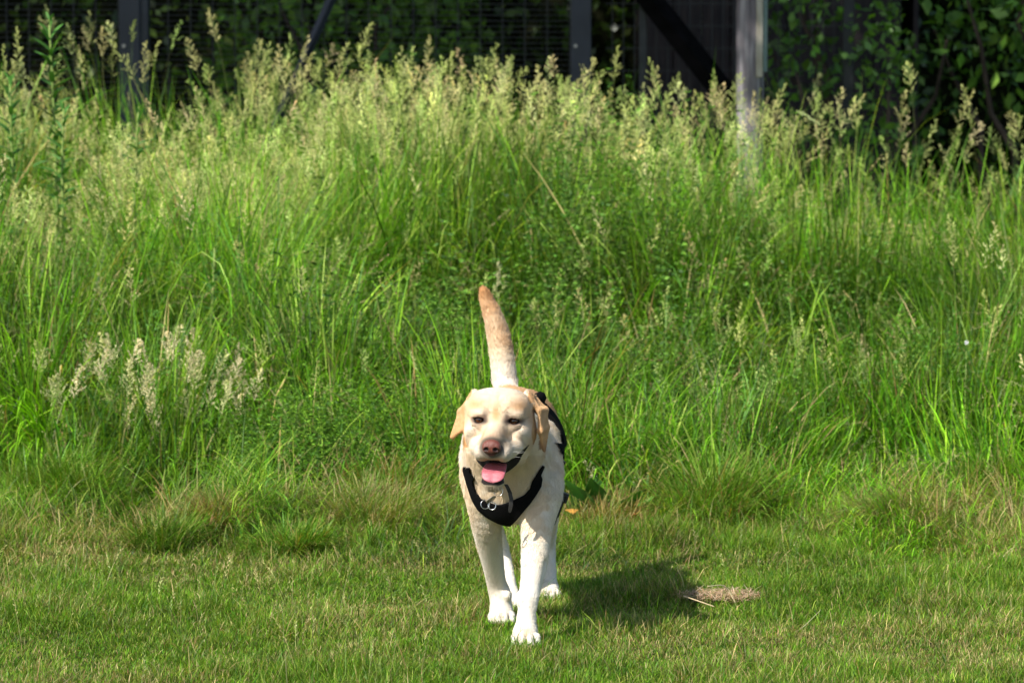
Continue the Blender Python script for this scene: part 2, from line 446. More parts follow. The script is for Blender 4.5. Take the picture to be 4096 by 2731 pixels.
# tufts: broad arching blades springing from tight crowns, with gaps between them
def tufts(A, r, dens, y0, y1, per, x0=-2.6, x1=2.6):
    cx, cy = scatter(r, dens, x0, x1, y0, y1)
    m = infr(cx, cy, 0.2) & (fbm(cx, cy, 2.2, 2, 140.0) > 0.36); cx, cy = cx[m], cy[m]
    nb = r.integers(int(per * 0.5), int(per * 1.6), len(cx))
    k = np.repeat(np.arange(len(cx)), nb); n = len(k)
    a = r.uniform(0, 2 * PI, n); d = 0.035 * np.sqrt(r.random(n))
    x, y = cx[k] + d * np.cos(a), cy[k] + d * np.sin(a)
    th = r.uniform(0.75, 1.3, len(cx))[k]
    tc = pal(r, len(cx), [(0.155, 0.34, 0.014), (0.105, 0.27, 0.014), (0.24, 0.42, 0.030), (0.085, 0.21, 0.035), (0.32, 0.44, 0.08)], [4, 3, 2.2, 1.6, 1.6], 0.16)[k]
    C = tc * np.exp(r.normal(0, 0.14, (n, 1))) * (0.55 + 0.85 * sstep(0.3, 0.7, fbm(cx, cy, 1.6, 2, 171.0)))[k][:, None]
    dd = r.random(n) < 0.04; C[dd] = pal(r, dd.sum(), [STRAW, BROWN], [3, 1], 0.2)
    L = meadow_h(x, y) * th * r.uniform(0.40, 1.22, n)
    arch = r.random(n)
    bend = np.where(arch < 0.40, r.uniform(1.0, 2.9, n), r.uniform(0.1, 0.9, n))
    W = r.uniform(0.0028, 0.0068, n) * r.uniform(0.75, 1.3, len(cx))[k]
    flop = (r.random(len(cx)) < 0.3)[k]                   # some tufts are laid over by wind and rain
    fa = (fbm(cx, cy, 0.9, 2, 300.0) * 16)[k]
    a = np.where(flop, fa + r.normal(0, 0.35, n), a + r.normal(0, 0.5, n))
    blades(A, onground(x, y), L, a, 0.06 + 0.33 * r.random(n) + 0.25 * flop, np.where(flop, r.uniform(0.9, 2.2, n), bend), W, C * 0.32, C * 1.45, 7, r, 1.8)  # dark bases and light tips paint shade and highlights into each blade
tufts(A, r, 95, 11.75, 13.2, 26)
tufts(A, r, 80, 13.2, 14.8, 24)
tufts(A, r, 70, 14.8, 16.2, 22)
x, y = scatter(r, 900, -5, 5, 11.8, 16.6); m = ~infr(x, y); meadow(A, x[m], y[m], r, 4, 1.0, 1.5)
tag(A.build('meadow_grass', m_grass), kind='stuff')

# ---- panicle: a stem with a feathery head of spikelets
def panicles(A, P, H, r, hl, hw_, C, Cs, nb=15, ns=6, lean=None, bend=None, az=None, sp=0.0055):
    n = len(P)
    if n == 0: return
    S = 7
    az = r.uniform(0, 2 * PI, n) if az is None else az
    lean = np.abs(r.normal(0, 0.07, n)) if lean is None else lean
    bend = r.uniform(0.05, 0.6, n) if bend is None else bend
    pts = blades(A, P, H, az, lean, bend, np.full(n, 0.0022), Cs * 0.8, Cs, S, r, pw=2.2, shape='stem')
    seg = (H / S)
    for b_ in range(nb):
        f = b_ / (nb - 1)
        d = hl * (1 - f)                                # distance back from the tip
        q = np.clip(S - d / seg, 0, S - 1e-3); q0 = q.astype(int); fr = (q - q0)[:, None]
        base = pts[np.arange(n), q0] * (1 - fr) + pts[np.arange(n), q0 + 1] * fr
        D = pts[np.arange(n), q0 + 1] - pts[np.arange(n), q0]; D /= np.linalg.norm(D, axis=1)[:, None]
        ro = r.normal(size=(n, 3)); side = np.cross(D, ro); side /= np.linalg.norm(side, axis=1)[:, None]
        brl = hw_ * (1.0 - f) ** 0.6 * (0.35 + 0.65 * min(1, f * 6 + 0.4)) * r.uniform(0.6, 1.2, n)
        bd = side * 0.75 + D * 0.65; bd /= np.linalg.norm(bd, axis=1)[:, None]
        for s_ in range(ns):
            g = (s_ + 0.6) / ns
            p = base + bd * (brl * g)[:, None] + r.normal(0, 0.0014, (n, 3))
            dd = bd + D * 0.6 + r.normal(0, 0.3, (n, 3)); dd /= np.linalg.norm(dd, axis=1)[:, None]
            flakes(A, p, dd, sp * r.uniform(0.8, 1.3, n), sp * 0.42 * r.uniform(0.8, 1.3, n), C * np.exp(r.normal(0, 0.15, (n, 1))), r, 0.15)
SEED = [(0.60, 0.65, 0.23), (0.74, 0.72, 0.32), (0.48, 0.58, 0.17), (0.76, 0.66, 0.34)]
r = np.random.default_rng(23)
A = Acc()
x, y = scatter(r, 300, -2.6, 2.6, 12.3, 16.2)
w = (0.09 + 1.15 * sstep(12.9, 15.4, y) * (0.35 + 0.65 * sstep(0.2, -0.9, x)) + 0.35 * sstep(14.2, 15.8, y)) * sstep(0.40, 0.62, fbm(x, y, 1.5, 2, 66.0) + 0.10 * (x < -0.5))
m = r.random(len(x)) < w * 1.0; x, y = x[m], y[m]; n = len(x)
print('panicles', n)
Cs = pal(r, n, [(0.16, 0.22, 0.05), (0.24, 0.24, 0.09)], [2, 1])
panicles(A, onground(x, y), meadow_h(x, y) * r.uniform(0.95, 1.3, n) + 0.05, r, r.uniform(0.08, 0.17, n), r.uniform(0.026, 0.060, n), pal(r, n, SEED, [3, 2, 3, 1]), Cs, 17, 7, sp=0.0075)
# narrow nodding spikes among the leaves
x, y = scatter(r, 190, -2.6, 2.6, 11.9, 16.0); n = len(x)
Cs = pal(r, n, [(0.17, 0.24, 0.06), (0.28, 0.28, 0.11), (0.30, 0.22, 0.11)], [3, 2, 0.6])
panicles(A, onground(x, y), meadow_h(x, y) * r.uniform(0.8, 1.2, n) + 0.03, r, r.uniform(0.06, 0.11, n), np.full(n, 0.005), Cs * 1.25, Cs, 16, 2, bend=r.uniform(0.3, 1.9, n), sp=0.007)
tag(A.build('seeding_grass', m_seed), kind='stuff')
# ------------------------------------------------------------------ fence, post, shed
def W(u, v, y):                       # measured place of a feature seen at pixel (u, v) of the photograph, scaled to 2352 px width
    return un0(u * 1.7415, v * 1.7415, y)
def un0(u, v, y):
    dep = R(PITCH) + math.atan((v - 1365.5) / FPX)
    z = CAM_H - y * math.tan(dep)
    zc = y * math.cos(R(PITCH)) + (CAM_H - z) * math.sin(R(PITCH))
    return ((u - 2048) / FPX * zc, y, z)
m_steel = mat_noise('dark_painted_steel', (0.024, 0.027, 0.038), (0.036, 0.040, 0.055), 6, 0.5, 0.0, 0.4, bump=0.1)
m_wire = mat_noise('dark_wire', (0.016, 0.018, 0.020), (0.030, 0.032, 0.034), 20, 0.5, 0.0, 0.4, bump=0)
m_bolt = mat_noise('bolt_steel', (0.30, 0.28, 0.27), (0.42, 0.40, 0.38), 60, 0.4, 0.8, bump=0)
FY = 17.6
fence = empty('mesh_fence', (0, FY, 0.3))
tag(fence, 'dark steel fence of posts and fine welded wire mesh behind the tall grass', 'fence')
px = [-5.87, -3.81, -1.745, 0.315]
for i, x in enumerate(px):
    b = MB()
    zb = float(ground_z(x, FY)) - 0.05
    b.box((x, FY, zb + 1.25), (0.094, 0.06, 2.5))
    if i < 3: b.box((x + 0.056, FY + 0.04, zb + 1.25), (0.055, 0.10, 2.5))
    po = b.build('post', m_steel, fence, False, 0.004)
    for z in (0.85, 1.43, 2.0):
        if i < 2: continue
        b = MB(); b.tube([(x - 0.025, FY - 0.029, z), (x - 0.025, FY - 0.042, z)], 0.009, 8)
        b.build('bolt', m_bolt, po, False)
for x0, x1 in zip(px[:-1], px[1:]):
    b = MB()
    for z in np.arange(0.35, 2.6, 0.0254):
        b.box(((x0 + x1) / 2, FY + 0.034, z), (x1 - x0 - 0.05, 0.003, 0.003))
    for x in np.arange(x0 + 0.07, x1 - 0.04, 0.102):
        b.box((x, FY + 0.028, 1.45), (0.0045, 0.0045, 2.3))
    b.build('wire_mesh', m_wire, fence)
b = MB()
a0, a1 = np.array(W(700, 135, FY - 0.04)), np.array(W(765, -10, FY - 0.04))
d = (a1 - a0) / (a1[2] - a0[2])
lo, hi = a0 + d * (0.45 - a0[2]), a0 + d * (2.45 - a0[2])
b.tube([lo, hi], 0.022, 4)
b.build('diagonal_brace', m_steel, fence)

gate = empty('steel_gate', (1.0, FY, 0.3))
tag(gate, 'dark steel gate with a diagonal brace between the fence post and the grey wooden pole', 'gate')
b = MB()
for x in (1.50,): b.box((x + 0.04, FY + 0.03, 1.4), (0.05, 0.05, 2.2))
for z in (0.42, 2.48): b.box((0.97, FY + 0.03, z), (1.13, 0.05, 0.05))
b.box((0.60, FY + 0.05, 1.4), (0.035, 0.035, 2.1))
b.build('gate_frame', m_wire, gate, False, 0.003)
b = MB()
a0, a1 = np.array(W(1640, 185, FY - 0.02)), np.array(W(1478, -20, FY - 0.02))
d = (a1 - a0) / (a1[2] - a0[2])
b.tube([a0 + d * (0.9 - a0[2]), a0 + d * (2.4 - a0[2])], 0.055, 4)
b.build('diagonal_brace', mat_noise('black_timber', (0.003, 0.003, 0.003), (0.008, 0.007, 0.008), 12, 0.95, 0, 0.05), gate)
b = MB()
for x in np.arange(0.46, 1.50, 0.0254 * 2): b.box((x, FY + 0.06, 1.45), (0.004, 0.004, 2.1))
for z in np.arange(0.5, 2.4, 0.102): b.box((0.97, FY + 0.065, z), (1.08, 0.004, 0.004))
b.build('wire_mesh', m_wire, gate)

m_board = mat_noise('dark_weathered_boards', (0.022, 0.020, 0.023), (0.055, 0.042, 0.040), 7, 0.8, 0, 0.2, stretch=(4, 4, 0.6), bump=0.4, bdist=0.006)
shed = empty('board_shed', (1.2, 19.0, 0.2))
tag(shed, 'dark weathered board shed behind the steel gate', 'shed')
b = MB(); rr_ = random.Random(2)
for k, x in enumerate(np.arange(0.72, 1.98, 0.14)):
    b.box((x, 18.9 + rr_.uniform(-0.006, 0.006), 1.35), (0.134, 0.025, 2.3))
b.build('front_boards', m_board, shed, False, 0.003)
for xs_ in (0.665, 1.985):
    b = MB()
    for k, y in enumerate(np.arange(18.99, 20.4, 0.14)): b.box((xs_, y, 1.35), (0.025, 0.134, 2.3))
    b.build('side_boards', m_board, shed, False, 0.003)
b = MB(); b.box((1.32, 19.65, 2.55), (1.6, 1.8, 0.06), rotx(4) if 'rotx' in globals() else None)
b.build('roof', m_board, shed)

# weathered pole standing in the grass
m_pole, t, b_ = newmat('weathered_pole')
g = t.nodes.new('ShaderNodeNewGeometry'); mp = t.nodes.new('ShaderNodeVectorMath'); mp.operation = 'MULTIPLY'; mp.inputs[1].default_value = (38, 38, 3.2)
t.links.new(g.outputs['Position'], mp.inputs[0])
n1 = t.nodes.new('ShaderNodeTexNoise'); n1.inputs['Scale'].default_value = 1.0; n1.inputs['Detail'].default_value = 6
t.links.new(mp.outputs[0], n1.inputs['Vector'])
rp = t.nodes.new('ShaderNodeValToRGB')
rp.color_ramp.elements[0].position = 0.36; rp.color_ramp.elements[0].color = (0.05, 0.035, 0.04, 1)
rp.color_ramp.elements[1].position = 0.62; rp.color_ramp.elements[1].color = (0.31, 0.28, 0.30, 1)
e_ = rp.color_ramp.elements.new(0.5); e_.color = (0.18, 0.155, 0.17, 1)
t.links.new(n1.outputs['Fac'], rp.inputs[0]); t.links.new(rp.outputs[0], b_.inputs['Base Color']); b_.inputs['Roughness'].default_value = 0.85
bp = t.nodes.new('ShaderNodeBump'); bp.inputs['Strength'].default_value = 0.5; bp.inputs['Distance'].default_value = 0.006
t.links.new(n1.outputs['Fac'], bp.inputs['Height']); t.links.new(bp.outputs[0], b_.inputs['Normal'])
PX, PY = W(1724, 150, 16.45)[0], 16.45
pole = empty('wooden_pole', (PX, PY, 0.2))
tag(pole, 'grey weathered wooden pole with dark knots and a thin conduit, standing in the tall grass', 'pole')
b = MB()
zz = np.linspace(0.15, 5.2, 40)
b.tube([(PX + 0.003 * math.sin(z * 3), PY, z) for z in zz], [0.062 + 0.0025 * math.sin(z * 5) - 0.003 * z for z in zz], 20)
b.build('shaft', m_pole, pole, True)
m_cond = mat_noise('grey_green_conduit', (0.13, 0.19, 0.18), (0.22, 0.28, 0.26), 20, 0.5, 0, 0.4)
m_batten = mat_noise('pale_batten', (0.30, 0.26, 0.20), (0.44, 0.40, 0.34), 12, 0.8, stretch=(5, 5, 1))
b = MB(); b.box((PX + 0.058, PY - 0.035, 3.28), (0.020, 0.02, 3.9)); b.build('conduit', m_cond, pole, False, 0.004)
b = MB(); b.box((PX + 0.034, PY - 0.056, 3.26), (0.028, 0.015, 3.9)); b.build('batten', m_batten, pole, False, 0.002)

# ------------------------------------------------------------------ hedges, bushes and the unseen trees placed to shade them
m_bark = mat_noise('bark', (0.03, 0.022, 0.016), (0.085, 0.06, 0.045), 14, 0.9, stretch=(1, 1, 0.3), bump=0.6, bdist=0.01)
m_core = mat_noise('dark_hedge_core', (0.008, 0.010, 0.004), (0.022, 0.024, 0.010), 18, 0.95, 0, 0.05, bump=0.8, bdist=0.02)  # near-black fill for the hedge core
m_hleaf = mat_leaf('bush_leaf', 0.28, 0.38, 0.5, (1.2, 1.3, 0.4))
def leafmass(A, r, n, cen, rad, ln, cols, wts, box=False, hollow=0.55, clump=5.0, thr=0.42):
    P = r.uniform(-1, 1, (int(n * 2.6), 3))
    d = np.linalg.norm(P, axis=1) if not box else np.abs(P).max(1)
    m = (d < 1) & (d > hollow * r.random(len(P)))
    P = P[m] * np.array(rad) + np.array(cen)
    q = 0.5 * fbm(P[:, 0] + P[:, 1] * 0.6, P[:, 2] + P[:, 1] * 0.3, clump, 3, 7.0) + 0.5 * fbm(P[:, 1], P[:, 2] + P[:, 0], clump, 2, 3.0)
    P = P[q > thr][:n]; n = len(P)
    D = r.normal(size=(n, 3)); D[:, 2] -= 0.35; D /= np.linalg.norm(D, axis=1)[:, None]
    L = ln * r.uniform(0.6, 1.3, n)
    flakes(A, P, D, L, L * r.uniform(0.45, 0.62, n), pal(r, n, cols, wts, 0.25), r, 0.12)
def branches(parent, r, base, tips, r0, name='branch'):
    b = MB()
    for tp in tips:
        base_ = np.array(base); tp = np.array(tp)
        t = np.linspace(0, 1, 7)[:, None]
        pts = base_ * (1 - t) + tp * t + np.concatenate([[[0, 0, 0]], r.normal(0, 0.05, (6, 3))]) * np.array([1, 1, 0.5])
        b.tube(pts, np.linspace(r0, r0 * 0.25, 7), 6)
    return b.build(name, m_bark, parent, True)
DK = [(0.065, 0.125, 0.018), (0.038, 0.080, 0.014), (0.100, 0.165, 0.024)]
r = np.random.default_rng(31)
def bush(label, cen, rad, n, ln, cols, thr, box=False, clump=3.0, hollow=0.6):
    root = empty('hedge' if box else 'bush', (cen[0], cen[1], float(ground_z(cen[0], cen[1]))))
    tag(root, label, 'hedge' if box else 'bush')
    A = Acc(); leafmass(A, r, n, cen, rad, ln, cols, [1] * len(cols), box, hollow, clump, thr)
    A.build('foliage', m_hleaf, root)
    z0 = float(ground_z(cen[0], cen[1])) - 0.05
    if box:
        # solid dark core for the twiggy heart, added to close gaps to the sky
        r2 = np.random.default_rng(77)
        nx_, nz_ = 60, 24
        X_, Z_ = np.meshgrid(np.linspace(cen[0] - rad[0] * 0.97, cen[0] + rad[0] * 0.97, nx_), np.linspace(z0, cen[2] + rad[2] * 0.93, nz_), indexing='ij')
        fr_ = np.stack([X_, np.full_like(X_, cen[1] - rad[1] * 0.35) + r2.uniform(-0.12, 0.12, X_.shape), Z_ + r2.uniform(-0.04, 0.04, X_.shape)], -1).reshape(-1, 3)
        bk_ = fr_.copy(); bk_[:, 1] = 2 * cen[1] - bk_[:, 1]
        i_, j_ = np.meshgrid(np.arange(nx_ - 1), np.arange(nz_ - 1), indexing='ij'); a_ = (i_ * nz_ + j_).ravel()
        q_ = np.stack([a_, a_ + nz_, a_ + nz_ + 1, a_ + 1], 1); nn_ = nx_ * nz_
        tp_ = [(i * nz_ + nz_ - 1, (i + 1) * nz_ + nz_ - 1, (i + 1) * nz_ + nz_ - 1 + nn_, i * nz_ + nz_ - 1 + nn_) for i in range(nx_ - 1)]
        sd_ = [(j, j + 1, j + 1 + nn_, j + nn_) for j in range(nz_ - 1)] + [((nx_ - 1) * nz_ + j, (nx_ - 1) * nz_ + j + 1, (nx_ - 1) * nz_ + j + 1 + nn_, (nx_ - 1) * nz_ + j + nn_) for j in range(nz_ - 1)]
        mesh_np('dark_core', np.concatenate([fr_, bk_]), np.concatenate([q_, q_ + nn_, np.array(tp_), np.array(sd_)]), None, None, m_core, root)
        b = MB()
        for x in np.arange(cen[0] - rad[0] + 0.2, cen[0] + rad[0], 0.45):
            b.tube([(x, cen[1], z0), (x + r.normal(0, 0.05), cen[1] + r.normal(0, 0.1), 1.2), (x + r.normal(0, 0.1), cen[1], 2.6)], [0.03, 0.02, 0.008], 6)
        b.build('stems', m_bark, root, True)
    else:
        branches(root, r, (cen[0], cen[1], z0), [np.array(cen) + r.uniform(-0.8, 0.8, 3) * rad for _ in range(9)], 0.03)
    return root
bush('tall clipped evergreen hedge seen dimly through the wire mesh fence', (-2.4, 20.6, 1.5), (3.9, 0.8, 2.1), 60000, 0.07, DK, 0.30, True, 1.6)
bush('pale green leafy shrub behind the wire mesh between the two fence posts', (-0.80, 19.3, 1.15), (0.75, 0.55, 0.95), 4200, 0.07, [(0.16, 0.30, 0.035), (0.11, 0.22, 0.03)], 0.42)
bush('dark leafy hedge filling the background right of the wooden pole', (4.5, 20.9, 1.5), (3.3, 0.8, 2.1), 50000, 0.07, DK, 0.30, True, 1.6)
bush('glossy leaved bush just right of the wooden pole', (1.58, 17.9, 1.35), (0.52, 0.5, 0.95), 1500, 0.065, [(0.11, 0.24, 0.03), (0.08, 0.17, 0.03)], 0.50, clump=2.4)
bush('glossy broad leaved bush overhanging the grass at the right edge', (2.55, 17.5, 1.75), (0.72, 0.55, 0.95), 2600, 0.075, [(0.13, 0.28, 0.035), (0.09, 0.20, 0.03), (0.18, 0.33, 0.04)], 0.49, clump=2.2)
bush('small leaved bush squeezed between the gate and the wooden pole', (1.05 + 0.62, 17.3, 1.0), (0.16, 0.3, 0.8), 500, 0.05, [(0.12, 0.25, 0.03)], 0.42)

def tree(label, base, hgt, crowns, n, ln):  # out-of-view trees, crowns positioned for the shade they cast
    root = empty('tree', base)
    tag(root, label, 'tree')
    b = MB()
    bx, by, bz = base
    b.tube([(bx, by, bz - 0.1), (bx + 0.03, by, bz + 1.0), (bx - 0.04, by - 0.05, bz + hgt * 0.5), (bx, by - 0.1, bz + hgt)], [0.24, 0.19, 0.15, 0.07], 14)
    for c, rd in crowns:
        s0 = np.array([bx, by - 0.05, bz + hgt * 0.55]); c = np.array(c)
        for k in range(4):
            e = c + r.uniform(-0.7, 0.7, 3) * rd
            t_ = np.linspace(0, 1, 6)[:, None]
            b.tube(s0 * (1 - t_) + e * t_ + np.array([0, 0, 0.5]) * (t_ * (1 - t_)), np.linspace(0.07, 0.012, 6), 7)
    b.build('trunk', m_bark, root, True)
    A = Acc()
    for c, rd in crowns: leafmass(A, r, n, c, rd, ln, DK + [(0.07, 0.13, 0.02)], [1, 1, 1, 1], False, 0.3, 1.3, 0.40)
    A.build('crown', m_hleaf, root)
# the shadow of a crown at height h falls h * SHX to the right and h * SHY further back
SHX, SHY = math.sin(R(SUN_AZ)) / math.tan(R(SUN_EL)), math.cos(R(SUN_AZ)) / math.tan(R(SUN_EL))
cy_ = 15.9 - (5.6 - 1.4) * SHY + 1.9
cx_ = -(5.8 - 1.2) * SHX
tree('unseen spreading tree behind the hedge, its crown placed to shade the fence', (-2.2, 22.2, 0.3), 4.6,
     [((cx_ - 2.6, cy_, 6.0), (1.9, 1.9, 0.7)), ((cx_ - 0.4, cy_ + 0.1, 6.1), (1.8, 1.9, 0.7)), ((cx_ - 1.0, cy_ + 3.2, 6.6), (3.6, 2.0, 1.1))], 15000, 0.13)
tree('unseen dark spreading tree at the right, its crown placed to shade the bushes', (4.4, 22.4, 0.2), 4.8,
     [((cx_ + 2.0, cy_ - 0.1, 6.0), (1.9, 1.9, 0.7)), ((cx_ + 3.9, cy_ + 0.5, 6.0), (1.5, 1.6, 0.5)), ((cx_ + 4.0, cy_ + 3.0, 6.6), (3.2, 2.2, 1.1))], 14000, 0.13)
# ------------------------------------------------------------------ plants one can tell apart
def mark(u, v, y):
    """ground place under a feature of the photograph"""
    p = W(u, v, y); return p[0], y
r = np.random.default_rng(41)
# low leafy patch of herbs in the middle of the bank, and bedstraw by the lawn edge
def herbs(A, x, y, r, h, cols, per, ln, top=True):
    n = len(x)
    P = onground(x, y); az = r.uniform(0, 2 * PI, n)
    Cs = pal(r, n, [(0.10, 0.19, 0.03)], [1])
    pts = blades(A, P, h, az, np.abs(r.normal(0, 0.15, n)), r.uniform(0, 0.7, n), np.full(n, 0.0022), Cs, Cs, 4, r, shape='stem')
    for k in range(per):
        f = (k + 0.5) / per
        q = 4 * (0.25 + 0.75 * f); q0 = min(3, int(q)); fr = q - q0
        base = pts[:, q0] * (1 - fr) + pts[:, q0 + 1] * fr
        for w_ in range(4):
            a = w_ * PI / 2 + k * 0.9 + r.normal(0, 0.3, n)
            D = np.stack([np.cos(a), np.sin(a), np.full(n, 0.35) + r.normal(0, 0.3, n)], -1); D /= np.linalg.norm(D, axis=1)[:, None]
            L = ln * r.uniform(0.7, 1.35, n) * (1.15 - 0.45 * f)
            C = pal(r, n, cols, [1] * len(cols), 0.2) * (0.8 + 0.5 * f)
            flakes(A, base, D, L, L * 0.45, C, r, 0.1)
A = Acc()
x, y = scatter(r, 900, -1.3, 1.3, 12.5, 15.2)
m = r.random(len(x)) < np.clip(np.exp(-((x - 0.0) / 0.62) ** 2 - ((y - 13.7) / 0.8) ** 2), 0, 1) * sstep(0.36, 0.56, fbm(x, y, 3.4, 2, 3.3)); x, y = x[m], y[m]
herbs(A, x, y, r, meadow_h(x, y) * r.uniform(0.85, 1.45, len(x)), [(0.060, 0.14, 0.018), (0.09, 0.19, 0.022), (0.042, 0.10, 0.018), (0.13, 0.25, 0.03)], 12, 0.024)
x, y = scatter(r, 2000, -1.1, -0.15, 11.8, 12.6)
m = r.random(len(x)) < np.clip(np.exp(-((x + 0.60) / 0.36) ** 4 - ((y - 12.15) / 0.33) ** 4), 0, 1); x, y = x[m], y[m]
herbs(A, x, y, r, (meadow_h(x, y) * 0.7 + 0.08) * r.uniform(0.6, 1.3, len(x)), [(0.085, 0.19, 0.018), (0.13, 0.25, 0.02), (0.05, 0.12, 0.015)], 10, 0.016)
x, y = scatter(r, 700, -2.6, 2.6, 12.2, 16.0)
m = r.random(len(x)) < sstep(0.5, 0.7, fbm(x, y, 1.4, 2, 203.0)) * (infr(x, y)); x, y = x[m], y[m]
herbs(A, x, y, r, meadow_h(x, y) * r.uniform(0.6, 1.1, len(x)), [(0.11, 0.24, 0.03), (0.085, 0.19, 0.035)], 9, 0.018)
tag(A.build('leafy_ground_cover', m_herb), kind='stuff')

# tussocks along the edge of the lawn
def tussock(label, x, y, rad, h, cols, wts, n, dry=0.0, seed=1, wd=0.0030, group=None):
    r = np.random.default_rng(seed)
    A = Acc()
    a = r.uniform(0, 2 * PI, n); d = rad * 0.55 * np.sqrt(r.random(n)) * (0.5 + fbm(np.cos(a) * 1.5 + seed, np.sin(a) * 1.5, 1.3, 2, 5.0))
    bx, by = x + np.cos(a) * d, y + np.sin(a) * d
    C = pal(r, n, cols, wts, 0.2)
    az = a + r.normal(0, 0.5, n)
    L = h * r.uniform(0.55, 1.25, n)
    az = np.where(r.random(n) < 0.35, r.uniform(0, 2 * PI, n), az)
    wind = fbm(bx, by, 3.0, 2, 33.0 + seed) * 20
    az = np.where(r.random(n) < 0.45, wind + r.normal(0, 0.4, n), az)
    blades(A, onground(bx, by), L, az, 0.10 + 0.75 * d / (rad * 0.42) * r.uniform(0.1, 1.2, n), r.uniform(0.1, 2.2, n), np.full(n, wd) * r.uniform(0.6, 1.3, n), C * 0.75, C * 1.1, 6, r)
    o = A.build('grass_tussock', m_grass)
    tag(o, label, 'tussock', group)
    return o
G2 = [(0.13, 0.26, 0.025), (0.19, 0.33, 0.04), (0.09, 0.18, 0.02)]
YB = [(0.32, 0.28, 0.07), (0.36, 0.22, 0.07), (0.14, 0.26, 0.03)]
tussock('large fountain shaped green tussock with yellowed base, right of the dog at the lawn edge', mark(1640, 1215, 11.75)[0], 11.75, 0.22, 0.27, G2 + YB, [4, 5, 2, 1.6, 1, 1], 2200, seed=3)
tussock('low dark green tussock on the lawn below the feathery seed heads, left', mark(372, 1270, 11.15)[0], 11.15, 0.17, 0.14, [(0.08, 0.17, 0.015), (0.12, 0.24, 0.02), (0.25, 0.28, 0.06)], [2, 2, 1], 1500, seed=4)
tussock('low green tussock on the lawn midway between the dark tussock and the dog', mark(680, 1290, 11.05)[0], 11.05, 0.16, 0.12, [(0.11, 0.24, 0.02), (0.15, 0.28, 0.03), YB[0]], [2, 2, 1], 2200, seed=5)
tussock('straw coloured tussock with brown core beside the dark green tussock', mark(500, 1235, 11.35)[0], 11.35, 0.16, 0.17, [(0.42, 0.36, 0.15), (0.36, 0.22, 0.10), (0.16, 0.25, 0.04)], [3, 1.5, 1.5], 2400, seed=6)
tussock('dry sandy brown and green tussock left of the dog at the lawn edge', mark(850, 1230, 11.45)[0], 11.45, 0.27, 0.17, [(0.42, 0.36, 0.16), (0.34, 0.26, 0.11), (0.17, 0.28, 0.04)], [2, 1.3, 3.5], 2600, seed=7)
tussock('green and rust tussock behind the dog at the edge of the tall grass', mark(900, 1200, 11.8)[0], 11.8, 0.22, 0.24, [(0.12, 0.26, 0.03), (0.36, 0.22, 0.08)], [3, 1], 2600, seed=8)
tussock('rounded dark green tussock at the foot of the tall grass, far right', mark(1860, 1130, 12.1)[0], 12.1, 0.20, 0.22, [(0.09, 0.20, 0.02), (0.14, 0.27, 0.025), (0.26, 0.28, 0.07)], [2, 2, 1], 1900, seed=9)
tussock('brownish tussock just right of the dog below the broad dock leaves', mark(1390, 1215, 11.6)[0], 11.6, 0.2, 0.15, [(0.30, 0.20, 0.07), (0.20, 0.26, 0.04), (0.38, 0.30, 0.12)], [2, 2, 1], 2400, seed=10)
tussock('dark green grass hummock at the far left edge above the lawn', mark(150, 1130, 11.9)[0], 11.9, 0.30, 0.22, [(0.09, 0.20, 0.018), (0.14, 0.26, 0.02), (0.22, 0.24, 0.05)], [2, 2, 1], 2300, seed=12)
tussock('dark green hummock at the far right edge of the picture', mark(2290, 1130, 12.0)[0], 12.0, 0.28, 0.22, [(0.08, 0.17, 0.018), (0.13, 0.25, 0.02), (0.24, 0.24, 0.06)], [2, 2, 1], 2100, seed=13)
tussock('olive brown tussock near the right edge of the lawn', mark(2060, 1240, 11.5)[0], 11.5, 0.26, 0.14, [(0.24, 0.24, 0.07), (0.16, 0.24, 0.04), (0.36, 0.28, 0.12)], [2, 2, 1], 2600, seed=14)

# feathery seed heads in a bunch at the left
heads = [(150, 735, .13), (245, 765, .12), (225, 835, .11), (325, 790, .13), (300, 830, .12), (385, 775, .12), (415, 745, .13), (430, 770, .13), (452, 812, .11), (470, 830, .13), (492, 850, .12), (520, 800, .13), (550, 790, .14),
         (535, 840, .12), (355, 850, .13), (390, 880, .12), (420, 900, .12), (345, 900, .11), (270, 880, .11), (190, 860, .11), (130, 850, .10), (100, 800, .10), (600, 850, .11), (455, 910, .10), (495, 880, .11), (310, 905, .12), (370, 820, .12), (250, 900, .11), (560, 875, .10), (205, 800, .11)]
def head_thing(label, group, u, v, y, hl, hwid, col, r, lean=None, az=None, bend=None, name='seed_head_stalk', cat='grass stalk'):
    p = W(u, v, y)
    bend = r.uniform(0.05, 0.5) if bend is None else bend
    az = r.uniform(0, 2 * PI) if az is None else az
    off = 0.0
    g0 = float(ground_z(p[0], y))
    H = max(0.12, p[2] - g0)
    A = Acc()
    lean = abs(r.normal(0, 0.06)) if lean is None else lean
    # walk back from the tip so that the head ends where it is seen
    test, _ = spine(np.zeros((1, 3)), np.array([1.0]), np.array([az]), np.array([lean]), np.array([bend]), 7, 2.2)
    e = test[0, -1]; Ln = H / max(0.3, e[2])
    x0, y0 = p[0] - e[0] * Ln, y - e[1] * Ln
    P = np.array([[x0, y0, float(ground_z(x0, y0))]])
    panicles(A, P, np.array([Ln]), r, np.array([hl]), np.array([hwid]), np.array([col]), np.array([[0.24, 0.28, 0.09]]), 24, 10, np.array([lean]), np.array([bend]), np.array([az]), 0.0075)
    tag(A.build(name, m_seed), label, cat, group)
r = np.random.default_rng(51)
heads = [h_ for h_ in heads if r.random() < 0.85]
heads += [(u_ + r.uniform(-30, 30), v_ + r.uniform(-25, 45), h_) for (u_, v_, h_) in heads[:28:1] if r.random() < 0.8]
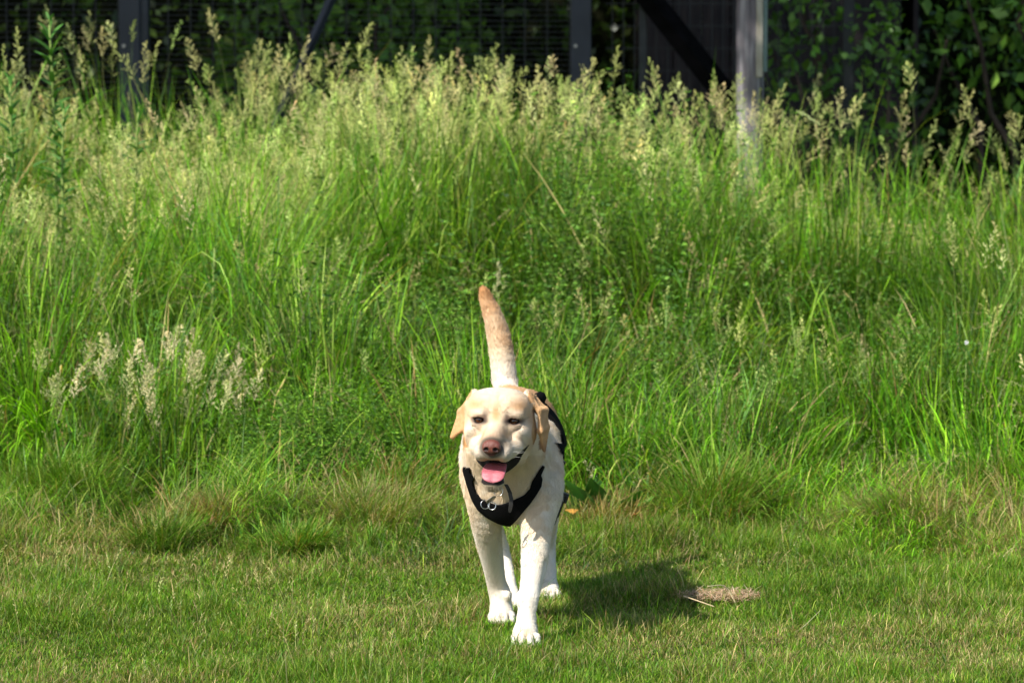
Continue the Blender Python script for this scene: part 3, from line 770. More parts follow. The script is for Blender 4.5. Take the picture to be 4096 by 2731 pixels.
for (u, v, hl) in heads:
    c = np.array([(0.76, 0.70, 0.41), (0.68, 0.68, 0.33), (0.80, 0.70, 0.44)][r.integers(3)]) * r.uniform(0.85, 1.15)
    az = r.choice([0.0, PI]) + r.normal(0, 0.6)
    head_thing('pale buff feathery seed head in the bunch left of the dog', 'feathery seed heads bunched at the left', u, v, 12.35 + r.uniform(-0.2, 0.35), hl * r.uniform(0.7, 1.1), r.uniform(0.035, 0.065), c, r, az=az if u < 480 else r.normal(0.1, 0.3), bend=r.uniform(0.1, 0.45))
# seed heads standing up against the dark fence
sky_ = [(480, 15), (855, 65), (800, 100), (620, 100), (985, 90), (1040, 125), (1140, 105), (1165, 130), (1235, 145), (1420, 115), (1490, 130), (1510, 160), (1300, 175), (1640, 180), (1700, 175), (1805, 205),
        (1965, 225), (1985, 225), (2085, 145), (2080, 215), (2210, 190), (2235, 215), (2320, 250), (2340, 260), (40, 60), (430, 85), (335, 100), (950, 115), (1560, 180), (720, 130), (255, 80), (1910, 245), (2150, 285)]
for (u, v) in sky_:
    c = np.array([(0.60, 0.64, 0.23), (0.52, 0.58, 0.20), (0.70, 0.66, 0.29)][r.integers(3)])
    head_thing('yellow green seed head standing up against the dark fence and hedge', 'seed heads along the top of the tall grass', u, v, 15.4 + r.uniform(-0.3, 0.5), r.uniform(0.12, 0.19), r.uniform(0.035, 0.065), c, r, bend=r.uniform(0.1, 0.7))
head_thing('compact pale seed head just above the tip of the tail', None, 1147, 605, 13.0, 0.10, 0.02, (0.62, 0.60, 0.34), r, bend=0.1)
head_thing('loose pale panicle beside the broad dock leaves, right of the dog', None, 1465, 1085, 11.9, 0.13, 0.034, (0.66, 0.62, 0.36), r, bend=0.12)
head_thing('open beaded panicle between the dog and the dock leaves', None, 1345, 1060, 11.85, 0.14, 0.036, (0.62, 0.60, 0.34), r, az=PI, bend=0.6)
head_thing('pale hook tipped seed head arching over at the upper right', None, 1880, 310, 14.6, 0.10, 0.008, (0.56, 0.62, 0.30), r, az=0.1, bend=2.4)

# tall leafy weed stems at the left
def weed(label, u, v, y, spread, nl, ln, col=(0.055, 0.15, 0.028), seed=1):
    r = np.random.default_rng(seed)
    p = W(u, v, y); x = p[0]; z0 = float(ground_z(x, y)); H = p[2] - z0
    root = empty('leafy_weed', (x, y, z0))
    tag(root, label, 'weed')
    b = MB(); zz = np.linspace(0, 1, 12)
    wob = lambda t: np.array([x + 0.02 * math.sin(t * 3 + seed) * t, y, z0 + H * t])
    b.tube([wob(t) for t in zz], np.linspace(0.008, 0.0035, 12), 7)
    b.build('stem', mat_stem, root, True)
    A = Acc(); n = nl
    t = np.linspace(0.25, 1, n) ** 0.85
    base = np.array([wob(q) for q in t])
    a = np.arange(n) * 2.4 + r.normal(0, 0.3, n)
    el = np.interp(t, [0.2, 0.85, 1.0], [0.1, 0.55, 1.25]) + r.normal(0, 0.12, n)
    L = ln * np.interp(t, [0.2, 0.5, 0.9, 1.0], [0.9, 1.0, 0.75, 0.4]) * r.uniform(0.8, 1.2, n)
    C = np.tile(np.array(col), (n, 1)) * r.uniform(0.8, 1.3, (n, 1)); C[t > 0.93] *= 1.5
    blades(A, base, L, a, PI / 2 - el, r.uniform(0.2, 0.9, n), L * spread, C, C * 1.15, 6, r)
    A.build('leaves', m_herb, root)

mat_stem = mat_noise('green_stem', (0.16, 0.24, 0.05), (0.24, 0.32, 0.08), 40, 0.6)
weed('tallest dark leafy weed rising above the grass at the upper left', 122, 45, 14.3, 0.26, 70, 0.11, seed=1)
weed('dark leafy weed at the left edge, shorter than its tall neighbour', 35, 190, 13.9, 0.26, 60, 0.11, seed=2)
weed('leafy weed half hidden in grass just right of the tallest one', 150, 250, 13.8, 0.26, 50, 0.10, seed=3)
weed('small leafy weed among seed heads right of the tall leafy weeds', 310, 245, 13.9, 0.26, 44, 0.10, seed=4)
weed('low leafy weed topmost of the foliage at left centre', 480, 570, 13.2, 0.3, 34, 0.07, (0.07, 0.18, 0.035), seed=5)

# broad dock plant right of the dog
dock = empty('dock_plant', (mark(1390, 1190, 11.72)[0], 11.72, float(ground_z(0.3, 11.72))))
tag(dock, 'broad leaved dock plant with a rust red lower leaf, right of the dog', 'dock plant')
m_dock = mat_leaf('dock_leaf', 0.3, 0.4, 0.5)
def bigleaf(base, az, el, L, Wd, col, parent, name='leaf', droop=0.6, seed=0):
    nu, nv = 14, 7
    V, C = [], []
    rr = random.Random(seed); p = np.array(base, float); e = el
    d0 = np.array([math.cos(az), math.sin(az), 0]); s0 = np.array([-math.sin(az), math.cos(az), 0])
    for i in range(nu):
        t = i / (nu - 1)
        w = Wd * (math.sin(PI * min(1, t * 1.02) ** 0.75) ** 0.8 if 0 < t < 0.98 else 0.02)
        dd = d0 * math.cos(e) + np.array([0, 0, 1]) * math.sin(e); nn = np.cross(dd, s0) * -1
        for j in range(nv):
            q = (j / (nv - 1) - 0.5) * 2
            V.append(p + s0 * q * w * 0.5 + nn * (0.10 * w * abs(q) + 0.05 * w * math.sin(t * 16 + j) * abs(q)))
            C.append(np.array(col) * (1.35 if j == nv // 2 else 1) * rr.uniform(0.88, 1.12))
        p = p + dd * L / (nu - 1); e -= droop / (nu - 1)
    Q = [(i * nv + j, i * nv + j + 1, (i + 1) * nv + j + 1, (i + 1) * nv + j) for i in range(nu - 1) for j in range(nv - 1)]
    o = mesh_np(name, V, Q, None, np.array(C), m_dock, parent)
    return o
dx, dy, dz = dock.location
for k, (az, el, L, Wd, c) in enumerate([(-2.3, 1.15, 0.30, 0.085, (0.07, 0.22, 0.05)), (-1.9, 1.3, 0.27, 0.080, (0.06, 0.17, 0.03)), (-0.9, 1.1, 0.25, 0.085, (0.06, 0.19, 0.03)), (-1.4, 0.75, 0.22, 0.09, (0.05, 0.15, 0.025)),
                                     (0.1, 1.0, 0.22, 0.07, (0.09, 0.24, 0.04)), (3.0, 1.0, 0.26, 0.08, (0.07, 0.20, 0.05)), (-2.6, 0.8, 0.2, 0.07, (0.08, 0.2, 0.03)), (-0.4, 0.6, 0.24, 0.07, (0.10, 0.25, 0.07)), (1.8, 1.2, 0.26, 0.08, (0.06, 0.18, 0.03))]):
    bigleaf((dx + 0.02 * math.cos(az), dy + 0.02 * math.sin(az), dz + 0.01), az, el, L * 0.85, Wd * 1.25, tuple(np.array(c) * 0.8), dock, 'leaf', 0.7, k)
o = bigleaf((dx + 0.06, dy - 0.10, dz + 0.05), -1.2, 0.9, 0.10, 0.045, (0.55, 0.17, 0.08), dock, 'leaf', 1.0, 31); o['label'] = 'rust red withered dock leaf'
lx, ly = mark(1310, 1172, 11.45)
o = bigleaf((lx, ly, float(ground_z(lx, ly)) + 0.10), -1.4, 0.5, 0.05, 0.040, (0.62, 0.30, 0.06), None, 'withered_leaf', 1.4, 33)
tag(o, 'small orange withered leaf caught in the grass beside the harness buckle', 'leaf')

# straw patch with bent stalks, right of the dog on the lawn
r = np.random.default_rng(61)
A = Acc()
sx, sy = mark(1655, 1382, 10.27)
n = 750
a = r.uniform(0, 2 * PI, n); d = np.sqrt(r.random(n))
d = d * (0.75 + 0.5 * fbm(np.cos(a) * 2, np.sin(a) * 2, 1.5, 2, 7.7))
x, y = sx + 0.118 * d * np.cos(a), sy + 0.085 * d * np.sin(a)
C = pal(r, n, [(0.72, 0.48, 0.32), (0.76, 0.58, 0.40), (0.62, 0.40, 0.27)], [1, 1, 1], 0.15)
P = onground(x, y, 0.012 + 0.016 * r.random(n)[:, ] if False else 0.0); P[:, 2] += 0.018 + 0.018 * r.random(n) * (1 - d * 0.6)
blades(A, P, r.uniform(0.02, 0.05, n), r.uniform(0, 2 * PI, n), r.uniform(1.1, 1.6, n), r.uniform(0, 0.4, n), np.full(n, 0.0020), C, C, 3, r)
tag(A.build('straw_patch', m_dry), 'patch of dead tan straw lying on the lawn right of the dog', 'straw')
def stalk(label, pix, w, col, group=None):
    pts = np.array([W(u, v, y) for (u, v, y) in pix])
    t = np.linspace(0, len(pts) - 1, 14)
    P = np.stack([np.interp(t, np.arange(len(pts)), pts[:, k]) for k in range(3)], 1)
    P[1:-1] = (P[:-2] + 2 * P[1:-1] + P[2:]) / 4
    b = MB(); b.tube(P, [w * (1 - 0.5 * i / 13) for i in range(14)], 6)
    tag(b.build('straw_stalk', mat_noise('straw_' + str(col[0]), tuple(np.array(col) * 0.8), col, 60, 0.6), None, True), label, 'straw stalk', group)
stalk('pale bent stalk rising from the straw patch', [(1692, 1388, 10.2), (1672, 1352, 10.2), (1658, 1342, 10.18), (1625, 1346, 10.15)], 0.0022, (0.66, 0.56, 0.32))
stalk('pale stalk lying flat along the left of the straw patch', [(1570, 1368, 10.15), (1600, 1378, 10.1), (1640, 1392, 10.05)], 0.0022, (0.62, 0.48, 0.28))
stalk('thin upright straw stalk just above the straw patch', [(1572, 1352, 10.4), (1566, 1325, 10.4), (1556, 1308, 10.4), (1556, 1298, 10.4)], 0.0020, (0.56, 0.50, 0.20))
stalk('broken straw lying on the lawn at the right', [(1815, 1462, 9.75), (1850, 1435, 9.8), (1885, 1400, 9.85)], 0.0014, (0.50, 0.48, 0.24))

# a small white flower head high in the right-hand grass, and a few bleached ones
def flower(label, u, v, y, rad, group=None):
    p = np.array(W(u, v, y)); g0 = float(ground_z(p[0], y))
    root = empty('white_flower', (p[0], y, g0)); tag(root, label, 'flower', group)
    b = MB(); b.tube([(p[0] - 0.01, y, g0), (p[0] - 0.004, y, (p[2] + g0) / 2), tuple(p)], [0.0018, 0.0015, 0.0012], 6); b.build('stem', mat_stem, root, True)
    A = Acc(); n = 70
    D = np.random.default_rng(3).normal(size=(n, 3)); D /= np.linalg.norm(D, axis=1)[:, None]
    flakes(A, np.tile(p, (n, 1)), D, np.full(n, rad), np.full(n, rad * 0.6), np.full((n, 3), 0.82), np.random.default_rng(4), 0.1)
    A.build('petals', m_petal, root)
m_petal = mat_attr('white_petals', 0.7, 0.2)
flower('single small white flower among the tall grass on the right', 2220, 787, 12.6, 0.008)
# ================================================================== DOG
class Grid:
    def __init__(s, xs, ys, zs, init=0.25):
        s.x, s.y, s.z = [np.asarray(a, np.float32) for a in (xs, ys, zs)]
        s.F = np.full((len(xs), len(ys), len(zs)), init, np.float32)
    def sub(s, lo, hi):
        i = []
        for a, l, h in zip((s.x, s.y, s.z), lo, hi):
            i.append(slice(max(0, int(np.searchsorted(a, l)) - 1), min(len(a), int(np.searchsorted(a, h)) + 1)))
        i = tuple(i)
        return i, s.x[i[0]][:, None, None], s.y[i[1]][None, :, None], s.z[i[2]][None, None, :]
    def op(s, fn, lo, hi, k=0.02, sub=False, pad=None):
        m = (k + 0.03) if pad is None else pad
        i, X, Y, Z = s.sub(np.array(lo) - m, np.array(hi) + m)
        if min(X.size, Y.size, Z.size) == 0: return
        d = fn(X, Y, Z)
        F = s.F[i]
        if sub:
            h = np.maximum(k - np.abs(F + d), 0) / k
            s.F[i] = np.maximum(F, -d) + h * h * k * 0.25
        else:
            h = np.maximum(k - np.abs(F - d), 0) / k
            s.F[i] = np.minimum(F, d) - h * h * k * 0.25
    def mesh(s):
        """naive surface nets"""
        F = s.F; nx, ny, nz = F.shape
        S = F < 0
        c = S[:-1, :-1, :-1].astype(np.int8)
        for a, b, d in [(1, 0, 0), (0, 1, 0), (0, 0, 1), (1, 1, 0), (1, 0, 1), (0, 1, 1), (1, 1, 1)]:
            c = c + S[a:nx - 1 + a, b:ny - 1 + b, d:nz - 1 + d]
        act = np.argwhere((c > 0) & (c < 8))
        idx = np.full((nx - 1, ny - 1, nz - 1), -1, np.int32)
        idx[act[:, 0], act[:, 1], act[:, 2]] = np.arange(len(act))
        offs = np.array([(a, b, d) for a in (0, 1) for b in (0, 1) for d in (0, 1)])
        val = np.stack([F[act[:, 0] + o[0], act[:, 1] + o[1], act[:, 2] + o[2]] for o in offs], 1)
        acc = np.zeros((len(act), 3)); cnt = np.zeros(len(act))
        for i in range(8):
            for j in range(i + 1, 8):
                if np.abs(offs[i] - offs[j]).sum() != 1: continue
                m = (val[:, i] < 0) != (val[:, j] < 0)
                t = val[m, i] / (val[m, i] - val[m, j])
                acc[m] += offs[i] + t[:, None] * (offs[j] - offs[i]); cnt[m] += 1
        p = act + acc / cnt[:, None]
        V = np.stack([np.interp(p[:, 0], np.arange(nx), s.x), np.interp(p[:, 1], np.arange(ny), s.y), np.interp(p[:, 2], np.arange(nz), s.z)], 1)
        Q = []
        for ax in range(3):
            sl0 = [slice(None)] * 3; sl1 = [slice(None)] * 3
            sl0[ax] = slice(0, -1); sl1[ax] = slice(1, None)
            A, B = S[tuple(sl0)], S[tuple(sl1)]
            e = np.argwhere(A != B)
            o1, o2 = [a for a in range(3) if a != ax]
            e = e[(e[:, o1] > 0) & (e[:, o2] > 0) & (e[:, o1] < F.shape[o1] - 1) & (e[:, o2] < F.shape[o2] - 1)]
            inside = A[e[:, 0], e[:, 1], e[:, 2]]
            def g(d1, d2):
                q = e.copy(); q[:, o1] -= d1; q[:, o2] -= d2
                return idx[q[:, 0], q[:, 1], q[:, 2]]
            q = np.stack([g(1, 1), g(0, 1), g(0, 0), g(1, 0)], 1)
            flip = ~inside if ax != 1 else inside
            q[flip] = q[flip][:, ::-1]
            Q.append(q)
        Q = np.concatenate(Q)
        return V, Q[(Q >= 0).all(1)]

def f_ell(c, r, M=None):
    c = np.array(c, float); r = np.array(r, float)
    def fn(X, Y, Z):
        dx, dy, dz = X - c[0], Y - c[1], Z - c[2]
        if M is not None:
            dx, dy, dz = (M[0][0] * dx + M[1][0] * dy + M[2][0] * dz, M[0][1] * dx + M[1][1] * dy + M[2][1] * dz, M[0][2] * dx + M[1][2] * dy + M[2][2] * dz)
        k0 = np.sqrt((dx / r[0]) ** 2 + (dy / r[1]) ** 2 + (dz / r[2]) ** 2)
        k1 = np.sqrt((dx / r[0] ** 2) ** 2 + (dy / r[1] ** 2) ** 2 + (dz / r[2] ** 2) ** 2)
        return (k0 * (k0 - 1) / np.maximum(k1, 1e-6)).astype(np.float32)
    return fn
def f_cap(a, b, ra, rb):
    a = np.array(a, float); b = np.array(b, float); ab = b - a; L = ab @ ab
    def fn(X, Y, Z):
        dx, dy, dz = X - a[0], Y - a[1], Z - a[2]
        t = np.clip((dx * ab[0] + dy * ab[1] + dz * ab[2]) / L, 0, 1)
        return (np.sqrt((dx - t * ab[0]) ** 2 + (dy - t * ab[1]) ** 2 + (dz - t * ab[2]) ** 2) - (ra + (rb - ra) * t)).astype(np.float32)
    return fn
def f_tri(a, b, c, r):
    a, b, c = [np.array(v, float) for v in (a, b, c)]
    n = np.cross(b - a, c - a); n /= np.linalg.norm(n)
    def fn(X, Y, Z):
        P = [X - a[0], Y - a[1], Z - a[2]]
        d = P[0] * n[0] + P[1] * n[1] + P[2] * n[2]
        inside = True; best = None
        for p, q in ((a, b), (b, c), (c, a)):
            e = q - p; m = np.cross(n, e)
            dx, dy, dz = X - p[0], Y - p[1], Z - p[2]
            inside = inside & ((dx * m[0] + dy * m[1] + dz * m[2]) >= 0)
            t = np.clip((dx * e[0] + dy * e[1] + dz * e[2]) / (e @ e), 0, 1)
            s = (dx - t * e[0]) ** 2 + (dy - t * e[1]) ** 2 + (dz - t * e[2]) ** 2
            best = s if best is None else np.minimum(best, s)
        return (np.where(inside, np.abs(d), np.sqrt(best)) - r).astype(np.float32)
    return fn

def un(u, v, y):
    """photo pixel (full size) at depth y -> world point"""
    dep = R(PITCH) + math.atan((v - 1365.5) / FPX)
    z = CAM_H - y * math.tan(dep)
    zc = y * math.cos(R(PITCH)) + (CAM_H - z) * math.sin(R(PITCH))
    return ((u - 2048) / FPX * zc, y, z)
def c1(cx, cy, y):
    return un(1740 + cx / 2.375, 1500 + cy / 2.375, y)

def cgrid(*seg):
    out = []
    for a, b, h in seg:
        n = max(1, int(round((b - a) / h)))
        out += list(np.linspace(a, b, n, endpoint=False))
    return out + [seg[-1][1]]
G = Grid(cgrid((-0.19, 0.19, 0.0025)), cgrid((9.32, 9.68, 0.0028), (9.68, 10.62, 0.006)),
         cgrid((-0.02, 0.40, 0.0038), (0.40, 0.70, 0.0025), (0.70, 0.89, 0.004)))

# head frame, millimetres: x right, y away from the viewer, z up, origin between the eyes
HS = np.array([-0.0290, 9.53, 0.5840]); YAW = R(-7.0); ROLL = R(1.5)
Mz = np.array([[math.cos(YAW), -math.sin(YAW), 0], [math.sin(YAW), math.cos(YAW), 0], [0, 0, 1]])
My = np.array([[math.cos(ROLL), 0, math.sin(ROLL)], [0, 1, 0], [-math.sin(ROLL), 0, math.cos(ROLL)]])
HM = Mz @ My
def hw(p):
    return HS + HM @ ((np.array(p, float) - np.array([0, 75, 0])) / 1000.0)
def w2h(P):
    return ((P - HS) @ HM) * 1000.0 + np.array([0, 75, 0])
def rotx(a):
    a = R(a); return np.array([[1, 0, 0], [0, math.cos(a), -math.sin(a)], [0, math.sin(a), math.cos(a)]])
def rotz(a):
    a = R(a); return np.array([[math.cos(a), -math.sin(a), 0], [math.sin(a), math.cos(a), 0], [0, 0, 1]])
def roty(a):
    a = R(a); return np.array([[math.cos(a), 0, math.sin(a)], [0, 1, 0], [-math.sin(a), 0, math.cos(a)]])
def HE(g, c, r, k=20, sub=False, rot=None):
    M = HM if rot is None else HM @ rot
    cw = hw(c); rr = np.array(r) / 1000.0; m = rr.max()
    g.op(f_ell(cw, rr, M), cw - m, cw + m, k / 1000.0, sub)
def HC(g, a, b, ra, rb, k=20, sub=False):
    A, B = hw(a), hw(b); m = max(ra, rb) / 1000.0
    g.op(f_cap(A, B, ra / 1000.0, rb / 1000.0), np.minimum(A, B) - m, np.maximum(A, B) + m, k / 1000.0, sub)
def BE(c, r, k=0.04, M=None):
    m = np.array(r) if M is None else np.full(3, max(r)); G.op(f_ell(c, r, M), np.array(c) - m, np.array(c) + m, k)
def smooth_chain(pts, m=4):
    """Catmull-Rom through the joints so that radii and bends change gently"""
    P = np.array(pts, float); P = np.concatenate([[2 * P[0] - P[1]], P, [2 * P[-1] - P[-2]]])
    out = []
    for i in range(1, len(P) - 2):
        for j in range(m):
            t = j / m
            out.append(0.5 * ((2 * P[i]) + (-P[i - 1] + P[i + 1]) * t + (2 * P[i - 1] - 5 * P[i] + 4 * P[i + 1] - P[i + 2]) * t ** 2 + (-P[i - 1] + 3 * P[i] - 3 * P[i + 1] + P[i + 2]) * t ** 3))
    return [tuple(o) for o in out] + [tuple(P[-2])]
def LIMB(pts, k=0.03):
    """limb grown on its own grid copy, then blended once, so the joints do not swell"""
    global G
    keep = G.F
    G.F = np.full_like(keep, 0.25)
    BC(smooth_chain(pts), 0.004)
    h = np.maximum(k - np.abs(keep - G.F), 0) / k
    G.F = (np.minimum(keep, G.F) - h * h * k * 0.25).astype(np.float32)
def BC(pts, k=0.03):
    for p, q in zip(pts[:-1], pts[1:]):
        a, b = np.array(p[:3]), np.array(q[:3]); m = max(p[3], q[3])
        G.op(f_cap(a, b, p[3], q[3]), np.minimum(a, b) - m, np.maximum(a, b) + m, k)

# ---- trunk
BE((-0.007, 9.83, 0.430), (0.107, 0.17, 0.128), 0.04)
BE((0.002, 10.02, 0.440), (0.124, 0.26, 0.140), 0.05)
BE((0.008, 10.20, 0.450), (0.106, 0.20, 0.118), 0.05)
BE((0.012, 10.37, 0.475), (0.112, 0.13, 0.100), 0.05)
BC([(-0.027, 9.62, 0.535, 0.078), (-0.018, 9.70, 0.500, 0.095), (-0.010, 9.82, 0.455, 0.108)], 0.05)      # neck
BE((-0.006, 9.73, 0.385), (0.066, 0.07, 0.092), 0.05)                                                          # forechest
# ---- shoulders and forelegs
LIMB([(-0.080, 9.85, 0.49, 0.040), (-0.080, 9.78, 0.39, 0.045), (-0.069, 9.80, 0.30, 0.039), (-0.059, 9.85, 0.225, 0.0325), (-0.050, 9.89, 0.168, 0.0275),
      (-0.041, 9.93, 0.110, 0.0240), (-0.031, 9.94, 0.075, 0.0270), (-0.028, 9.93, 0.040, 0.0250)], 0.030)
LIMB([(0.078, 9.85, 0.50, 0.042), (0.080, 9.76, 0.39, 0.050), (0.069, 9.72, 0.32, 0.043), (0.062, 9.69, 0.275, 0.0375), (0.057, 9.655, 0.205, 0.0325),
      (0.048, 9.62, 0.145, 0.0260), (0.042, 9.60, 0.115, 0.0255), (0.037, 9.585, 0.075, 0.0225), (0.034, 9.57, 0.045, 0.0250)], 0.030)
# tendons and the wrist of the leading foreleg
for (p, q, ra, rb, k) in (((0.083, 9.640, 0.205), (0.063, 9.590, 0.085), 0.0035, 0.0025, 0.014), ((0.030, 9.620, 0.19), (0.022, 9.585, 0.09), 0.003, 0.002, 0.014)):
    p, q = np.array(p), np.array(q)
    G.op(f_cap(p, q, ra, rb), np.minimum(p, q) - 0.02, np.maximum(p, q) + 0.02, k, True)
BE((0.020, 9.60, 0.118), (0.010, 0.014, 0.014), 0.012)
BE((-0.012, 9.915, 0.078), (0.011, 0.015, 0.013), 0.012)
BE((0.069, 9.78, 0.34), (0.038, 0.05, 0.07), 0.04)
# ---- hind legs
LIMB([(0.068, 10.36, 0.44, 0.062), (0.086, 10.27, 0.32, 0.048), (0.092, 10.25, 0.25, 0.034), (0.097, 10.38, 0.145, 0.0215), (0.100, 10.34, 0.06, 0.020), (0.100, 10.31, 0.038, 0.022)], 0.03)
LIMB([(-0.050, 10.34, 0.44, 0.062), (-0.070, 10.20, 0.31, 0.048), (-0.068, 10.17, 0.25, 0.034), (-0.030, 10.25, 0.155, 0.021), (-0.006, 10.15, 0.06, 0.019), (-0.002, 10.12, 0.038, 0.022)], 0.03)
# ---- tail
TAIL = [(-0.012, 10.40, 0.520, 0.038), (-0.018, 10.47, 0.565, 0.033), (-0.024, 10.49, 0.62, 0.0315), (-0.036, 10.50, 0.702, 0.0305), (-0.053, 10.50, 0.762, 0.0240), (-0.067, 10.50, 0.800, 0.0185), (-0.078, 10.49, 0.830, 0.011)]
LIMB(TAIL, 0.03)
# ---- paws with four toes
TOES = []
def paw(cx, cy, s=1.0, ang=0.0, lift=-0.003):
    ca, sa = math.cos(R(ang)), math.sin(R(ang))
    BE((cx, cy + 0.006, 0.032 * s + lift), (0.028 * s, 0.036 * s, 0.022 * s), 0.02)
    for t, (ox, oy) in enumerate([(-0.0255, -0.022), (-0.0095, -0.034), (0.0095, -0.034), (0.0255, -0.022)]):
        ox, oy = ox * s, oy * s
        px, py = cx + ox * ca - oy * sa, cy + ox * sa + oy * ca
        BE((px, py + 0.004, 0.027 * s + lift), (0.0098 * s, 0.018 * s, 0.014 * s), 0.005)
        BE((px, py - 0.010 * s, 0.017 * s + lift), (0.0094 * s, 0.011 * s, 0.0125 * s), 0.003)
        TOES.append((px, py, s))
paw(0.033, 9.555, 1.05, 4)
paw(-0.027, 9.915, 1.0, 0)
paw(0.100, 10.30, 0.95, 0)
paw(-0.002, 10.105, 0.95, 5)
# ---- head
HE(G, (0, 74, 18), (80, 88, 56), 25)
for s in (-1, 1):
    HE(G, (s * 34, 44, 34), (42, 46, 33), 25)
HE(G, (0, 36, -10), (64, 48, 42), 22)
for s in (-1, 1):
    HE(G, (s * 60, 76, -34), (31, 56, 46), 26)
    HE(G, (s * 52, 30, -30), (27, 34, 24), 20)
    HE(G, (s * 40, 2, 18), (24, 14, 9), 16, rot=roty(-s * 4))
    HE(G, (s * 52, 14, -22), (22, 24, 12), 16, rot=roty(s * 20))
HE(G, (0, 80, -92), (66, 70, 46), 34)                          # throat
HC(G, (0, 6, -20), (0, -66, -36), 25, 22, 24)                  # bridge
HE(G, (0, -34, -56), (37, 52, 32), 20)
for s in (-1, 1):
    HE(G, (s * 26, -44, -71), (23, 40, 25), 12, rot=rotz(s * 6))     # flews
    HE(G, (s * 46, 2, -68), (22, 42, 22), 16, rot=rotz(-s * 14))     # lips at the side
HE(G, (0, -72, -66), (26, 20, 23), 10)
HC(G, (0, -100, -84), (0, -84, -100), 1.2, 1.2, 5, sub=True)   # philtrum
# jaw
HC(G, (0, 60, -96), (0, -26, -134), 38, 27, 12)
HE(G, (0, -46, -144), (29, 28, 22), 10)
# mouth opening
HE(G, (0, -46, -109), (30, 48, 16), 6, sub=True, rot=rotx(14))
for s in (-1, 1):
    HC(G, (s * 33, -42, -112), (s * 60, 18, -84), 8, 4, 6, sub=True)
# lips and gums sink behind the outline of the open mouth
def poly2d(P):
    P = np.array(P)
    def fn(x, z):
        d = np.full(np.broadcast(x, z).shape, 9e6); s = np.ones_like(d)
        n = len(P); j = n - 1
        for i in range(n):
            e = P[j] - P[i]; wx, wz = x - P[i][0], z - P[i][1]
            t = np.clip((wx * e[0] + wz * e[1]) / (e @ e), 0, 1)
            d = np.minimum(d, (wx - t * e[0]) ** 2 + (wz - t * e[1]) ** 2)
            a, b, c = z >= P[i][1], z < P[j][1], e[0] * wz > e[1] * wx
            s = np.where((a & b & c) | (~a & ~b & ~c), -s, s)
            j = i
        return s * np.sqrt(d)
    return fn
MOUTH = poly2d([(-68, -76), (-48, -91), (-34, -97), (0, -99), (34, -97), (48, -89), (64, -73), (77, -62), (76, -82), (64, -107), (43, -128), (34, -145), (18, -152), (-18, -152), (-34, -145), (-43, -128), (-62, -106)])
_lo, _hi = hw((-90, 60, -175)), hw((90, -110, -50))
_i, _X, _Y, _Z = G.sub(np.minimum(_lo, _hi) - 0.02, np.maximum(_lo, _hi) + 0.02)
_P = np.stack(np.broadcast_arrays(_X, _Y, _Z), -1)
_H = w2h(_P)
_md = MOUTH(_H[..., 0], _H[..., 2] + 0.0)
G.F[_i] += ((0.0012 + 0.0058 * sstep(-146, -122, _H[..., 2])) * sstep(1.5, -5.0, _md) * sstep(44, 30, _H[..., 1])).astype(np.float32)
# smile folds and lower-lid creases
for s in (-1, 1):
    HC(G, (s * 69, 12, -66), (s * 64, 24, -94), 2.5, 2.0, 10, sub=True)
    HC(G, (s * 57, -2, -16), (s * 38, -18, -34), 2.0, 1.5, 12, sub=True)
# eyes
EYES = [(-43.5, 1), (43.5, 1)]
for (ex, ez) in EYES:
    s = 1 if ex > 0 else -1
    HE(G, (ex, -2, ez + 10.4), (17, 11, 4.2), 7, rot=roty(s * 4))
    HE(G, (ex, -1, ez - 9), (15, 9, 4), 8)
    HE(G, (ex, -6, ez), (12.4, 16, 7.2), 4, sub=True, rot=roty(s * 3))
# ears
def ear(tris, r, k):
    for t in tris:
        P = [hw(p) for p in t]
        m = r / 1000.0
        G.op(f_tri(P[0], P[1], P[2], r / 1000.0), np.min(P, 0) - m, np.max(P, 0) + m, k / 1000.0)
T_, Fr, Bk, M_, I_, P_, Q_ = (-66, 66, 62), (-76, 40, 34), (-70, 108, 48), (-98, 66, 12), (-88, 46, -28), (-116, 56, -50), (-108, 92, -18)
ear([(T_, Fr, M_), (T_, M_, Bk), (Fr, I_, M_), (M_, I_, P_), (M_, P_, Q_), (Bk, M_, Q_)], 4.2, 9)
T_, Fr, Bk, F1, B1, F2, B2, P_ = (68, 66, 64), (80, 50, 44), (80, 112, 52), (98, 58, 24), (110, 96, 22), (103, 54, -28), (117, 92, -22), (113, 66, -76)
ear([(T_, Fr, F1), (T_, F1, B1), (T_, B1, Bk), (F1, F2, B1), (F2, B2, B1), (F2, P_, B2)], 4.2, 9)

BV, BQ = G.mesh()

def sample(F, V, g):
    """trilinear read of a grid field"""
    out = []
    for a, v in zip((g.x, g.y, g.z), V.T):
        i = np.clip(np.searchsorted(a, v) - 1, 0, len(a) - 2)
        out.append((i, np.clip((v - a[i]) / (a[i + 1] - a[i]), 0, 1)))
    (i, fx), (j, fy), (k, fz) = out
    r = 0
    for a in (0, 1):
        for b in (0, 1):
            for c in (0, 1):
                r = r + F[i + a, j + b, k + c] * (fx if a else 1 - fx) * (fy if b else 1 - fy) * (fz if c else 1 - fz)
    return r

def gauss(P, c, r):
    return np.exp(-(((P - np.array(c)) / np.array(r)) ** 2).sum(1))

